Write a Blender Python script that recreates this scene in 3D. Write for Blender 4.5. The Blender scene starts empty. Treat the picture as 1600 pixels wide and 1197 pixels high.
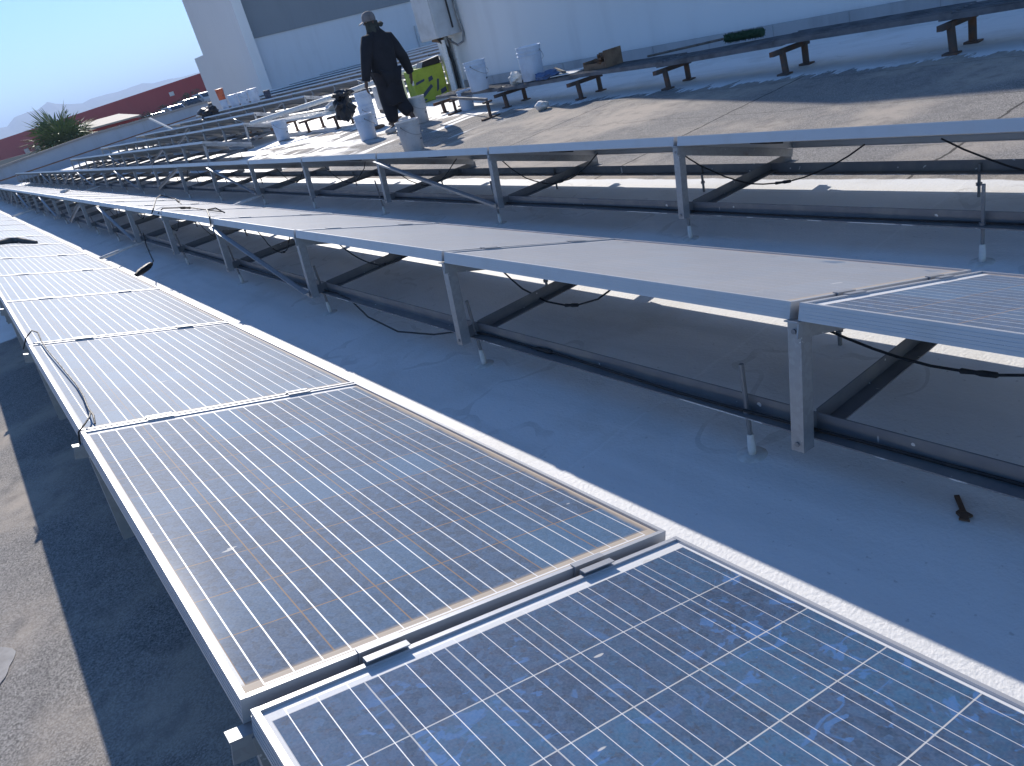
import bpy, bmesh, math, random
from mathutils import Vector, Matrix, Quaternion
random.seed(7)
SC = bpy.context.scene
COL = SC.collection
R = math.radians
# ------------------------------------------------------------------ camera
CZ = 1.418
cam_d = bpy.data.cameras.new('camera'); cam = bpy.data.objects.new('camera', cam_d); COL.objects.link(cam)
cx = Vector((0.76840739, -0.59376349, -0.23873626)); cu = Vector((0.43401304, 0.20935557, 0.87624365)); cf = Vector((0.47030072, 0.77692674, -0.41857146))
mw = Matrix(((cx[0], cu[0], -cf[0], 0), (cx[1], cu[1], -cf[1], 0), (cx[2], cu[2], -cf[2], CZ), (0, 0, 0, 1)))
cam.matrix_world = mw
cam_d.sensor_fit = 'HORIZONTAL'; cam_d.sensor_width = 36.0; cam_d.lens = 1190.73 / 1600 * 36
cam_d.clip_start = 0.05; cam_d.clip_end = 20000
SC.camera = cam
# ------------------------------------------------------------------ sky, sun, exposure
SUN = Vector((0.55, 1.75, 1.0)).normalized()
EL = math.asin(SUN.z); AZ = math.atan2(SUN.x, SUN.y)
w = bpy.data.worlds.new('World'); SC.world = w; w.use_nodes = True
nt = w.node_tree
sky = nt.nodes.new('ShaderNodeTexSky'); sky.sky_type = 'NISHITA'; sky.sun_disc = False
sky.sun_elevation = EL; sky.sun_rotation = AZ; sky.altitude = 1500; sky.air_density = 1.0; sky.dust_density = 0.18; sky.ozone_density = 5.0
hs = nt.nodes.new('ShaderNodeHueSaturation'); hs.inputs['Hue'].default_value = .502; hs.inputs['Saturation'].default_value = 1.13; nt.links.new(sky.outputs[0], hs.inputs['Color']); nt.links.new(hs.outputs[0], nt.nodes['Background'].inputs[0]); nt.nodes['Background'].inputs[1].default_value = 0.098
sd = bpy.data.lights.new('sun', 'SUN'); sd.energy = 4.0; sd.angle = R(0.55); sd.color = (1.0, 0.935, 0.855)
sun = bpy.data.objects.new('sun', sd); COL.objects.link(sun)
sun.rotation_mode = 'QUATERNION'; sun.rotation_quaternion = SUN.to_track_quat('Z', 'Y')
sun.location = (10, 40, 30)
SC.view_settings.view_transform = 'Standard'; SC.view_settings.look = 'None'
SC.view_settings.gamma = 1.0; SC.view_settings.exposure = 0.78
SC.cycles.max_bounces = 6; SC.cycles.diffuse_bounces = 4; SC.cycles.glossy_bounces = 3
SC.cycles.caustics_reflective = False; SC.cycles.caustics_refractive = False
SC.cycles.volume_step_rate = 4.0
SLOPE = 0.0416
def RZ(x): return SLOPE * x

# ------------------------------------------------------------------ material helpers
class NT:
    def __init__(s, name):
        s.mat = bpy.data.materials.new(name); s.mat.use_nodes = True
        s.t = s.mat.node_tree; s.b = s.t.nodes['Principled BSDF']
    def n(s, typ, **kw):
        x = s.t.nodes.new(typ)
        for k, v in kw.items(): setattr(x, k, v)
        return x
    def set(s, sock, v):
        if hasattr(v, 'is_output') or isinstance(v, bpy.types.NodeSocket): s.t.links.new(v, sock)
        elif isinstance(v, (tuple, list)): sock.default_value = tuple(v) + ((1.0,) if len(v) == 3 and len(sock.default_value) == 4 else ())
        else: sock.default_value = v
    def m(s, op, a, b=None, c=None, clamp=False):
        x = s.n('ShaderNodeMath', operation=op); x.use_clamp = clamp
        s.set(x.inputs[0], a)
        if b is not None: s.set(x.inputs[1], b)
        if c is not None: s.set(x.inputs[2], c)
        return x.outputs[0]
    def mix(s, f, a, b):
        x = s.n('ShaderNodeMix', data_type='RGBA'); s.set(x.inputs[0], f); s.set(x.inputs[6], a); s.set(x.inputs[7], b); return x.outputs[2]
    def mixf(s, f, a, b):
        x = s.n('ShaderNodeMix', data_type='FLOAT'); s.set(x.inputs[0], f); s.set(x.inputs[2], a); s.set(x.inputs[3], b); return x.outputs[0]
    def co(s, kind='Object'):
        return s.n('ShaderNodeTexCoord').outputs[kind]
    def pos(s): return s.n('ShaderNodeNewGeometry').outputs['Position']
    def xyz(s, v):
        x = s.n('ShaderNodeSeparateXYZ'); s.set(x.inputs[0], v); return x.outputs
    def vmap(s, v, scale=(1, 1, 1), rot=(0, 0, 0), loc=(0, 0, 0)):
        x = s.n('ShaderNodeMapping'); s.set(x.inputs[0], v); x.inputs[1].default_value = loc; x.inputs[2].default_value = rot; x.inputs[3].default_value = scale; return x.outputs[0]
    def noise(s, v, scale, detail=4, rough=0.55, dist=0.0):
        x = s.n('ShaderNodeTexNoise'); s.set(x.inputs['Vector'], v); x.inputs['Scale'].default_value = scale
        x.inputs['Detail'].default_value = detail; x.inputs['Roughness'].default_value = rough; x.inputs['Distortion'].default_value = dist
        return x.outputs['Fac']
    def vor(s, v, scale, out='Color', feature='F1'):
        x = s.n('ShaderNodeTexVoronoi', feature=feature); s.set(x.inputs['Vector'], v); x.inputs['Scale'].default_value = scale; return x.outputs[out]
    def step(s, v, lo, hi):
        x = s.n('ShaderNodeMapRange', interpolation_type='SMOOTHSTEP'); s.set(x.inputs[0], v)
        x.inputs[1].default_value = lo; x.inputs[2].default_value = hi; x.inputs[3].default_value = 0; x.inputs[4].default_value = 1; return x.outputs[0]
    def bump(s, h, strength, dist=0.01):
        x = s.n('ShaderNodeBump'); x.inputs['Strength'].default_value = strength; x.inputs['Distance'].default_value = dist
        s.set(x.inputs['Height'], h); s.t.links.new(x.outputs[0], s.b.inputs['Normal'])
    def out(s, base=None, rough=None, metal=None, spec=None, **kw):
        if base is not None: s.set(s.b.inputs['Base Color'], base)
        if rough is not None: s.set(s.b.inputs['Roughness'], rough)
        if metal is not None: s.set(s.b.inputs['Metallic'], metal)
        if spec is not None: s.set(s.b.inputs['Specular IOR Level'], spec)
        for k, v in kw.items(): s.set(s.b.inputs[k.replace('_', ' ')], v)
        return s.mat

def worn(name, col, col2=None, scale=8, rough=0.6, metal=0.0, bump=0.0, spec=0.4, lo=.4, hi=.7, kind='Object'):
    k = NT(name); c = k.co(kind)
    f = k.step(k.noise(c, scale, 6, .6), lo, hi)
    col2 = col2 or tuple(x * .72 for x in col)
    fine = k.noise(c, scale * 12, 3, .6)
    base = k.mix(k.m('MULTIPLY', fine, .25), k.mix(f, col, col2), tuple(x * .6 for x in col))
    if bump: k.bump(fine, bump, .004)
    return k.out(base, k.mixf(f, rough, min(1, rough + .15)), metal, spec)

def m_roof():
    k = NT('roof_membrane'); p = k.pos(); x, y, z = k.xyz(p)
    n1 = k.m('SUBTRACT', k.noise(p, 1.7, 5, .62), .5); n2 = k.m('SUBTRACT', k.noise(p, 5.0, 4, .6), .5)
    wob = k.m('ADD', k.m('MULTIPLY', n1, .34), k.m('MULTIPLY', n2, .14))
    # the reach of the white coat: between the rows, along the wall, over the far half
    xw = k.m('ADD', x, wob)
    a = k.m('MULTIPLY', k.step(xw, .33, .36), k.m('SUBTRACT', 1.0, k.step(k.m('ADD', x, k.m('MULTIPLY', wob, .32)), 3.985, 4.005)))
    xw2 = k.m('ADD', x, k.m('MULTIPLY', wob, k.m('ADD', 1.1, k.step(y, 6.5, 9.0)))); rag = k.m('MULTIPLY', k.m('SUBTRACT', k.noise(k.vmap(p, (1.2, 5, 1), (0, 0, R(25))), 2.2, 5, .7), .5), .9); xw2 = k.m('ADD', xw2, rag)
    b = k.step(xw2, 6.80, 6.84)
    # far: streaky thin coat
    st = k.noise(k.vmap(p, (1.5, .28, 1), (0, 0, R(-12))), 1.6, 6, .66)
    yw = k.m('ADD', y, k.m('MULTIPLY', wob, 4))
    farw = k.m('MULTIPLY', k.step(yw, 9.5, 14), k.step(st, .45, .53))
    farr = k.step(k.m('ADD', yw, k.m('MULTIPLY', x, -.25)), 15.2, 16.4)
    farl = k.m('MULTIPLY', k.step(k.m('ADD', y, k.m('MULTIPLY', wob, 1.5)), 7.9, 8.0), k.m('LESS_THAN', x, 1.0))
    st2 = k.m('MULTIPLY', k.step(k.noise(k.vmap(p, (.5, 2.4, 1), (0, 0, R(-18))), 1.1, 5, .62), .55, .60), k.m('MULTIPLY', k.step(y, 8.2, 9.5), k.step(x, 4.6, 5.4)))
    m = k.m('MAXIMUM', k.m('MAXIMUM', a, b), k.m('MAXIMUM', k.m('MAXIMUM', farw, farr), k.m('MAXIMUM', farl, st2)))
    # membrane: mineral granules
    g = k.vor(p, 240, 'Color'); gx = k.n('ShaderNodeSeparateColor'); k.set(gx.inputs[0], g)
    gr = gx.outputs[0]
    big = k.noise(p, .9, 5, .6); mid = k.noise(p, 7, 4, .6)
    gcol = k.mix(gr, (.14, .133, .126), (.44, .412, .38))
    gcol = k.mix(k.step(big, .42, .68), gcol, (.50, .432, .36))
    gcol = k.mix(k.m('MULTIPLY', k.step(mid, .5, .75), .45), gcol, (.15, .143, .137))
    # lap seams of the sheets, across and along the fall
    sx = k.m('ABSOLUTE', k.m('SUBTRACT', k.m('FRACT', k.m('ADD', k.m('DIVIDE', k.m('ADD', y, k.m('MULTIPLY', n2, .07)), 2.45), .63)), .5))
    seam = k.m('MULTIPLY', k.m('MULTIPLY', k.m('LESS_THAN', sx, .0038), k.m('GREATER_THAN', x, 3.0)), k.m('SUBTRACT', 1.0, m))
    sy = k.m('ABSOLUTE', k.m('SUBTRACT', k.m('FRACT', k.m('DIVIDE', k.m('ADD', x, k.m('MULTIPLY', n1, .25)), 1.02)), .5))
    seam2 = k.m('MULTIPLY', k.m('MULTIPLY', k.m('LESS_THAN', sy, .010), k.m('GREATER_THAN', x, 3.0)), k.m('SUBTRACT', 1.0, m))
    gcol = k.mix(k.m('MULTIPLY', seam, .75), gcol, (.03, .028, .028)); gcol = k.mix(k.m('MULTIPLY', seam2, .28), gcol, (.06, .055, .05))
    # coat
    dirt = k.step(k.noise(p, 2.3, 6, .62), .50, .78)
    spk = k.step(k.noise(p, 46, 2, .5), .70, .76)
    film = k.noise(k.vmap(p, (3.5, .5, 1), (0, 0, R(14))), 1.3, 5, .6)
    wcol = k.mix(k.m('MULTIPLY', dirt, .55), (.83, .825, .81), (.62, .59, .54))
    wcol = k.mix(k.m('MULTIPLY', k.step(film, .45, .72), .42), wcol, (.60, .60, .585))
    wcol = k.mix(k.m('MULTIPLY', spk, .35), wcol, (.30, .28, .26))
    cr = k.step(k.vor(k.vmap(p, (1, 1, 1)), 1.15, 'Distance', 'DISTANCE_TO_EDGE'), .012, .0)
    wcol = k.mix(k.m('MULTIPLY', cr, .22), wcol, (.86, .86, .85))
    iso = k.m('ABSOLUTE', k.m('SUBTRACT', k.noise(p, 1.1, 3, .5), .56)); ring = k.m('MULTIPLY', k.m('LESS_THAN', iso, .007), k.step(mid, .35, .6))
    wcol = k.mix(k.m('MULTIPLY', ring, .30), wcol, (.40, .385, .35))
    pud = k.step(k.noise(p, 1.1, 3, .5), .56, .60); wcol = k.mix(k.m('MULTIPLY', pud, .16), wcol, (.50, .47, .42))
    lx = k.m('ABSOLUTE', k.m('SUBTRACT', k.m('FRACT', k.m('DIVIDE', k.m('ADD', x, k.m('MULTIPLY', n2, .03)), .985)), .86)); ly = k.m('ABSOLUTE', k.m('SUBTRACT', k.m('FRACT', k.m('DIVIDE', k.m('ADD', y, k.m('MULTIPLY', n2, .05)), 4.9)), .37))
    lap = k.m('MAXIMUM', k.m('LESS_THAN', lx, .006), k.m('LESS_THAN', ly, .0014)); wcol = k.mix(k.m('MULTIPLY', lap, .30), wcol, (.92, .92, .91))
    thin = k.m('MULTIPLY', k.m('MULTIPLY', k.step(y, 9, 12), k.step(gr, .35, .6)), .30)
    m2 = k.m('MULTIPLY', m, k.m('SUBTRACT', 1.0, thin))
    hw0 = k.m('MULTIPLY', lap, .5); hg = k.m('ADD', k.m('MULTIPLY', gr, .6), k.m('MULTIPLY', mid, .8))
    hw = k.m('ADD', k.m('MULTIPLY', k.noise(p, 80, 3, .6), .55), k.m('MULTIPLY', k.m('ADD', k.noise(p, 14, 3, .5), hw0), .35))
    k.bump(k.mixf(m, hg, hw), .75, .0055)
    return k.out(k.mix(m2, gcol, wcol), k.mixf(m, .92, .62), 0.0, k.mixf(m, .15, .35))

CELLW, CELLL = .1577, .1578
PW, PL, PT = .985, 1.655, .046
def m_glass(name, dust, clean=False, veil=0.0, gapcol=(.25, .155, .09), dustcol=(.295, .355, .43)):
    k = NT(name); c = k.co('Object'); x, y, z = k.xyz(c)
    oi = k.n('ShaderNodeObjectInfo').outputs['Random']
    off = k.n('ShaderNodeCombineXYZ'); k.set(off.inputs[0], k.m('MULTIPLY', oi, 37.0)); k.set(off.inputs[1], k.m('MULTIPLY', oi, 91.0))
    vadd = k.n('ShaderNodeVectorMath', operation='ADD'); k.set(vadd.inputs[0], c); k.set(vadd.inputs[1], off.outputs[0]); q = vadd.outputs[0]
    u = k.m('DIVIDE', k.m('SUBTRACT', x, .0195), CELLW); v = k.m('DIVIDE', k.m('SUBTRACT', y, .0385), CELLL)
    inx = k.m('MULTIPLY', k.m('GREATER_THAN', u, 0.0), k.m('LESS_THAN', u, 6.0)); iny = k.m('MULTIPLY', k.m('GREATER_THAN', v, 0.0), k.m('LESS_THAN', v, 10.0))
    ins = k.m('MULTIPLY', inx, iny)
    fu, fv = k.m('FRACT', u), k.m('FRACT', v)
    eu = k.m('MINIMUM', fu, k.m('SUBTRACT', 1.0, fu)); ev = k.m('MINIMUM', fv, k.m('SUBTRACT', 1.0, fv))
    gw = .008 if clean else .0095
    gap = k.m('MULTIPLY', k.m('MAXIMUM', k.m('LESS_THAN', eu, gw), k.m('LESS_THAN', ev, gw)), ins)
    b3 = k.m('ABSOLUTE', k.m('SUBTRACT', k.m('FRACT', k.m('MULTIPLY', u, 3.0)), .5))
    gly = k.m('MULTIPLY', k.m('GREATER_THAN', y, .022), k.m('LESS_THAN', y, PL - .022))
    bus = k.m('MULTIPLY', k.m('MULTIPLY', k.m('LESS_THAN', b3, (.015 if clean else .025)), inx), gly)
    rib = k.m('MULTIPLY', k.m('MAXIMUM', k.m('LESS_THAN', k.m('ABSOLUTE', k.m('SUBTRACT', y, .0235)), .0022), k.m('LESS_THAN', k.m('ABSOLUTE', k.m('SUBTRACT', y, PL - .0235)), .0022)), k.m('MULTIPLY', k.m('GREATER_THAN', x, .045), k.m('LESS_THAN', x, PW - .045)))
    line = k.m('MAXIMUM', bus, rib)
    # silicon: each cell its own tint, crystal grains inside
    cell = k.n('ShaderNodeCombineXYZ'); k.set(cell.inputs[0], k.m('FLOOR', u)); k.set(cell.inputs[1], k.m('FLOOR', v)); k.set(cell.inputs[2], k.m('MULTIPLY', oi, 50.0))
    wn = k.n('ShaderNodeTexWhiteNoise', noise_dimensions='3D'); k.set(wn.inputs[0], cell.outputs[0])
    grains = k.n('ShaderNodeSeparateColor'); k.set(grains.inputs[0], k.vor(q, 75, 'Color'))
    gsel = k.m('ADD', k.m('MULTIPLY', grains.outputs[0], .6), k.m('MULTIPLY', k.noise(q, 26, 4, .65), .4))
    sil = k.mix(gsel, (.008, .030, .072), (.040, .104, .215))
    sil = k.mix(k.m('MULTIPLY', k.step(wn.outputs[0], .35, 1.0), .55), sil, (.03, .13, .26))
    fing = k.m('MULTIPLY', k.m('LESS_THAN', k.m('FRACT', k.m('MULTIPLY', y, 420.0)), .22), .08)
    sil = k.mix(fing, sil, (.3, .32, .36))
    if clean:
        mot = k.step(k.noise(q, 38, 5, .7), .40, .62); sil = k.mix(k.m('MULTIPLY', mot, .5), sil, (.05, .078, .15)); mot2 = k.step(k.noise(q, 60, 4, .7), .54, .66); sil = k.mix(k.m('MULTIPLY', mot2, .45), sil, (.035, .03, .035))
        sm = k.step(k.noise(k.vmap(q, (5.5, 9.0, 1), (0, 0, R(24))), 2.1, 3, .55, 1.6), .575, .63)
        smb = k.step(k.noise(k.vmap(q, (1, 1, 1)), 1.9, 3, .55), .39, .52)
        sil = k.mix(k.m('MULTIPLY', k.m('MULTIPLY', sm, smb), .75), sil, (.05, .15, .36))
        brn = k.step(k.noise(k.vmap(q, (1.4, 3, 1)), 2.2, 4, .6), .58, .75)
        sil = k.mix(k.m('MULTIPLY', brn, .35), sil, (.07, .055, .05))
    back = (.74, .735, .72)
    col = k.mix(ins, back, sil)
    col = k.mix(gap, col, gapcol)
    # dust: fine film, washed runs near the low edge, a rim of mud along the ends
    film = k.noise(q, 3.2, 6, .62); fine = k.noise(q, 190, 2, .6)
    d = k.m('ADD', k.m('ADD', dust, k.m('MULTIPLY', k.m('SUBTRACT', oi, .5), .12)), k.m('MULTIPLY', k.m('SUBTRACT', film, .5), .28 if not clean else .12))
    d = k.m('ADD', d, k.m('MULTIPLY', k.m('SUBTRACT', fine, .5), .45 * (1 if not clean else .7)))
    wash = k.m('MULTIPLY', k.step(k.noise(k.vmap(q, (6, 3.2, 1), (0, 0, R(8))), 1.5, 4, .6), .60, .68), k.step(x, .70, .86))
    d = k.m('MULTIPLY', k.m('MAXIMUM', d, 0.0), k.m('SUBTRACT', 1.0, k.m('MULTIPLY', wash, .75 if not clean else 0.0)))
    col = k.mix(k.m('MINIMUM', d, .95), col, dustcol)
    if not clean: col = k.mix(k.m('MULTIPLY', gap, .5 * (1 - veil)), col, gapcol)
    mud = k.m('MAXIMUM', k.m('MULTIPLY', k.step(y, .050, .034), .8), k.m('MULTIPLY', k.step(k.m('ADD', x, k.m('MULTIPLY', k.m('SUBTRACT', film, .5), .05)), PW - .036, PW - .018), .8))
    if not clean: col = k.mix(mud, col, (.43, .335, .235))
    col = k.mix(k.m('MULTIPLY', line, (.9 if not clean else .85) * (1 - veil)), col, (.78, .78, .78))
    drop = k.m('MULTIPLY', k.step(k.noise(k.vmap(q, (9, 26, 1)), 1.0, 2, .5), .735, .75), .8)
    col = k.mix(drop, col, (.62, .60, .56))
    rough = k.mixf(line, .66 if not clean else .7, .55)
    k.bump(fine, .12, .001)
    return k.out(col, rough, k.m('MULTIPLY', line, .15), .14 if not clean else .2, Coat_Weight=.20 if not clean else .8, Coat_Roughness=.12 if not clean else .06, Sheen_Weight=.25 if not clean else .0, Sheen_Roughness=.36, Sheen_Tint=(1, .98, .96))

def m_alu(name, col=(.60, .61, .64), rough=.36):
    k = NT(name); c = k.co('Object')
    br = k.noise(k.vmap(c, (260, 1.2, 260)), 1.0, 3, .6); di = k.step(k.noise(c, 7, 5, .6), .48, .75)
    return k.out(k.mix(k.m('MULTIPLY', di, .35), col, (.43, .41, .39)), k.m('ADD', rough, k.m('MULTIPLY', br, .22)), .42, .5)
def m_galv(name='galvanised_steel', base=(.37, .39, .41), dark=(.32, .335, .35)):
    k = NT(name); c = k.co('Object')
    s = k.n('ShaderNodeSeparateColor'); k.set(s.inputs[0], k.vor(c, 70, 'Color'))
    col = k.mix(s.outputs[0], base, dark)
    spat = k.step(k.noise(k.vmap(c, (1, 1, 1)), 34, 3, .6), .69, .72)
    col = k.mix(k.m('MULTIPLY', spat, .8), col, (.75, .75, .74))
    col = k.mix(k.m('MULTIPLY', k.step(k.noise(c, 11, 4, .6), .58, .8), .4), col, (.22, .15, .10))
    return k.out(col, .52, .55, .5)
def m_dark(name='dark_steel'):
    k = NT(name); c = k.co('Object')
    n = k.noise(c, 9, 5, .6)
    col = k.mix(k.step(n, .4, .7), (.20, .205, .22), (.26, .26, .255))
    spat = k.m('MAXIMUM', k.step(k.noise(c, 26, 2, .5), .71, .73), k.step(k.noise(k.vmap(c, (3, 11, 3)), 1.6, 3, .5), .72, .735))
    col = k.mix(spat, col, (.72, .72, .70))
    px_ = k.xyz(c); over = k.m('MULTIPLY', k.m('MULTIPLY', k.m('LESS_THAN', px_[2], .1512), k.m('GREATER_THAN', px_[2], .146)), k.step(k.noise(k.vmap(c, (1, 1, 1)), 3.2, 5, .7), .55, .60)); col = k.mix(over, col, (.7, .7, .68))
    return k.out(col, .5, .25, .5)

MAT = {}
MAT['roof'] = m_roof()
MAT['glass_dusty'] = m_glass('dusty_panel_glass', .40)
MAT['glass_veiled'] = m_glass('veiled_panel_glass', .72, False, .78, dustcol=(.43, .42, .415))
MAT['glass_mid'] = m_glass('streaked_panel_glass', .11)
MAT['glass_clean'] = m_glass('smeared_panel_glass', .05, True, 0.0, (.5, .5, .5))
MAT['alu'] = m_alu('anodised_aluminium', (.52, .53, .55)); MAT['clamp'] = m_alu('clamp_aluminium', (.40, .41, .43), .35)
MAT['galv'] = m_galv(); MAT['dark'] = m_dark()
MAT['backsheet'] = worn('backsheet', (.50, .50, .51), (.42, .42, .42), 4, .7)
MAT['jbox'] = worn('black_plastic', (.02, .02, .022), (.05, .05, .05), 20, .5)
MAT['cable'] = worn('cable_rubber', (.018, .018, .02), (.045, .042, .04), 30, .6)
MAT['sleeve'] = worn('white_coated_sleeve', (.74, .74, .72), (.58, .56, .52), 30, .6, bump=.2)
MAT['mortar'] = worn('dried_mortar', (.44, .42, .40), (.36, .34, .32), 20, .9, bump=.3)
MAT['rust'] = worn('rusty_iron', (.12, .075, .05), (.22, .10, .045), 30, .85, bump=.3)
def m_wall(name, c1, c2, streak=.35):
    k = NT(name); p = k.pos()
    a = k.step(k.noise(k.vmap(p, (1.4, 1.4, .18)), 1.5, 6, .62), .46, .74)
    b = k.step(k.noise(p, .35, 4, .55), .4, .7)
    col = k.mix(k.m('MULTIPLY', a, streak), c1, c2); col = k.mix(k.m('MULTIPLY', b, .25), col, tuple(x * .85 for x in c1))
    k.bump(k.noise(p, 60, 3, .6), .25, .004)
    return k.out(col, .8, 0, .25)
MAT['wall'] = m_wall('painted_wall', (.74, .745, .75), (.58, .57, .57))
MAT['skirt'] = m_wall('wall_upstand', (.42, .42, .43), (.25, .24, .24), .6)
MAT['wall_beige'] = m_wall('beige_wall', (.78, .755, .74), (.68, .65, .63), .25)
MAT['wall_far'] = m_wall('stained_far_wall', (.62, .63, .66), (.52, .52, .54), .4)
MAT['band'] = m_wall('grey_band', (.235, .25, .27), (.19, .2, .21), .4)
MAT['parapet'] = m_wall('parapet_render', (.42, .44, .48), (.30, .29, .29), .5)
MAT['cope'] = m_wall('parapet_cope', (.34, .30, .27), (.24, .2, .18), .6)
MAT['red'] = m_wall('red_cladding', (.40, .05, .05), (.30, .045, .045), .4)
MAT['sand'] = m_wall('sand_roof', (.46, .40, .33), (.36, .31, .26), .4)
MAT['plastic'] = worn('white_bucket_plastic', (.56, .66, .80), (.48, .55, .66), 6, .42, spec=.5)
MAT['plastic_old'] = worn('grey_white_plastic', (.60, .60, .60), (.40, .40, .41), 5, .5)
MAT['lightplastic'] = worn('orange_plastic', (.62, .14, .06), (.5, .1, .05), 6, .45)
MAT['wire'] = worn('bucket_wire', (.3, .3, .31), (.15, .15, .15), 10, .4, .7)
MAT['inkblue'] = worn('dark_print', (.035, .05, .10), (.06, .07, .1), 20, .6)
MAT['green'] = worn('lime_carton', (.34, .42, .045), (.26, .33, .04), 6, .65)
MAT['kraft'] = worn('brown_carton', (.22, .15, .10), (.13, .085, .06), 8, .8)
MAT['paper'] = worn('white_paper', (.76, .75, .72), (.6, .58, .55), 10, .8)
MAT['tray'] = worn('weathered_tray', (.17, .18, .20), (.10, .105, .115), 5, .65, .2, spec=.4, kind='Object')
MAT['post'] = worn('rusted_post', (.11, .085, .075), (.20, .10, .06), 12, .8)
MAT['brush'] = worn('green_bristle', (.02, .055, .03), (.035, .08, .04), 40, .9, bump=.6)
MAT['wood'] = worn('grey_wood', (.17, .15, .13), (.10, .09, .08), 14, .8)
MAT['cloth'] = worn('navy_cloth', (.018, .018, .024), (.028, .028, .036), 5, .92, bump=.2)
MAT['cap'] = worn('grey_cap', (.22, .20, .20), (.13, .12, .12), 10, .85)
MAT['scarf'] = worn('olive_scarf', (.055, .06, .052), (.035, .038, .036), 12, .9)
MAT['skin'] = worn('brown_skin', (.12, .075, .055), (.10, .06, .045), 10, .6)
MAT['shoe'] = worn('pale_shoe', (.6, .58, .55), (.4, .38, .36), 10, .7)
MAT['bag'] = worn('black_bag', (.015, .015, .017), (.03, .03, .033), 8, .35, bump=.5)
MAT['bluecloth'] = worn('blue_cloth', (.09, .16, .32), (.06, .1, .2), 8, .8)
MAT['cabinet'] = worn('cabinet_paint', (.56, .57, .585), (.46, .46, .46), 3, .5)
MAT['leaf'] = worn('palm_leaf', (.16, .23, .06), (.09, .14, .04), 2, .55)
MAT['dryleaf'] = worn('dry_palm_leaf', (.24, .17, .08), (.16, .11, .05), 2, .8)
MAT['bark'] = worn('palm_bark', (.12, .085, .055), (.07, .05, .035), 6, .9, bump=.5)
MAT['shrub'] = worn('shrub_leaf', (.045, .065, .025), (.07, .075, .03), 1, .7)
MAT['earth'] = worn('dry_earth', (.33, .28, .22), (.24, .2, .15), .08, .95, kind='Object')
MAT['hill'] = worn('hill_rock', (.17, .15, .125), (.11, .105, .085), .006, 1.0, kind='Object')
MAT['carw'] = worn('white_car_paint', (.7, .7, .71), (.62, .62, .63), 1, .25, spec=.6)
MAT['card'] = worn('dark_car_paint', (.08, .085, .1), (.06, .06, .07), 1, .25, spec=.6)
MAT['carglass'] = worn('car_window', (.02, .025, .03), (.03, .03, .035), 1, .1, spec=.8)
MAT['tyre'] = worn('tyre_rubber', (.02, .02, .02), (.03, .03, .03), 5, .8)

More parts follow.
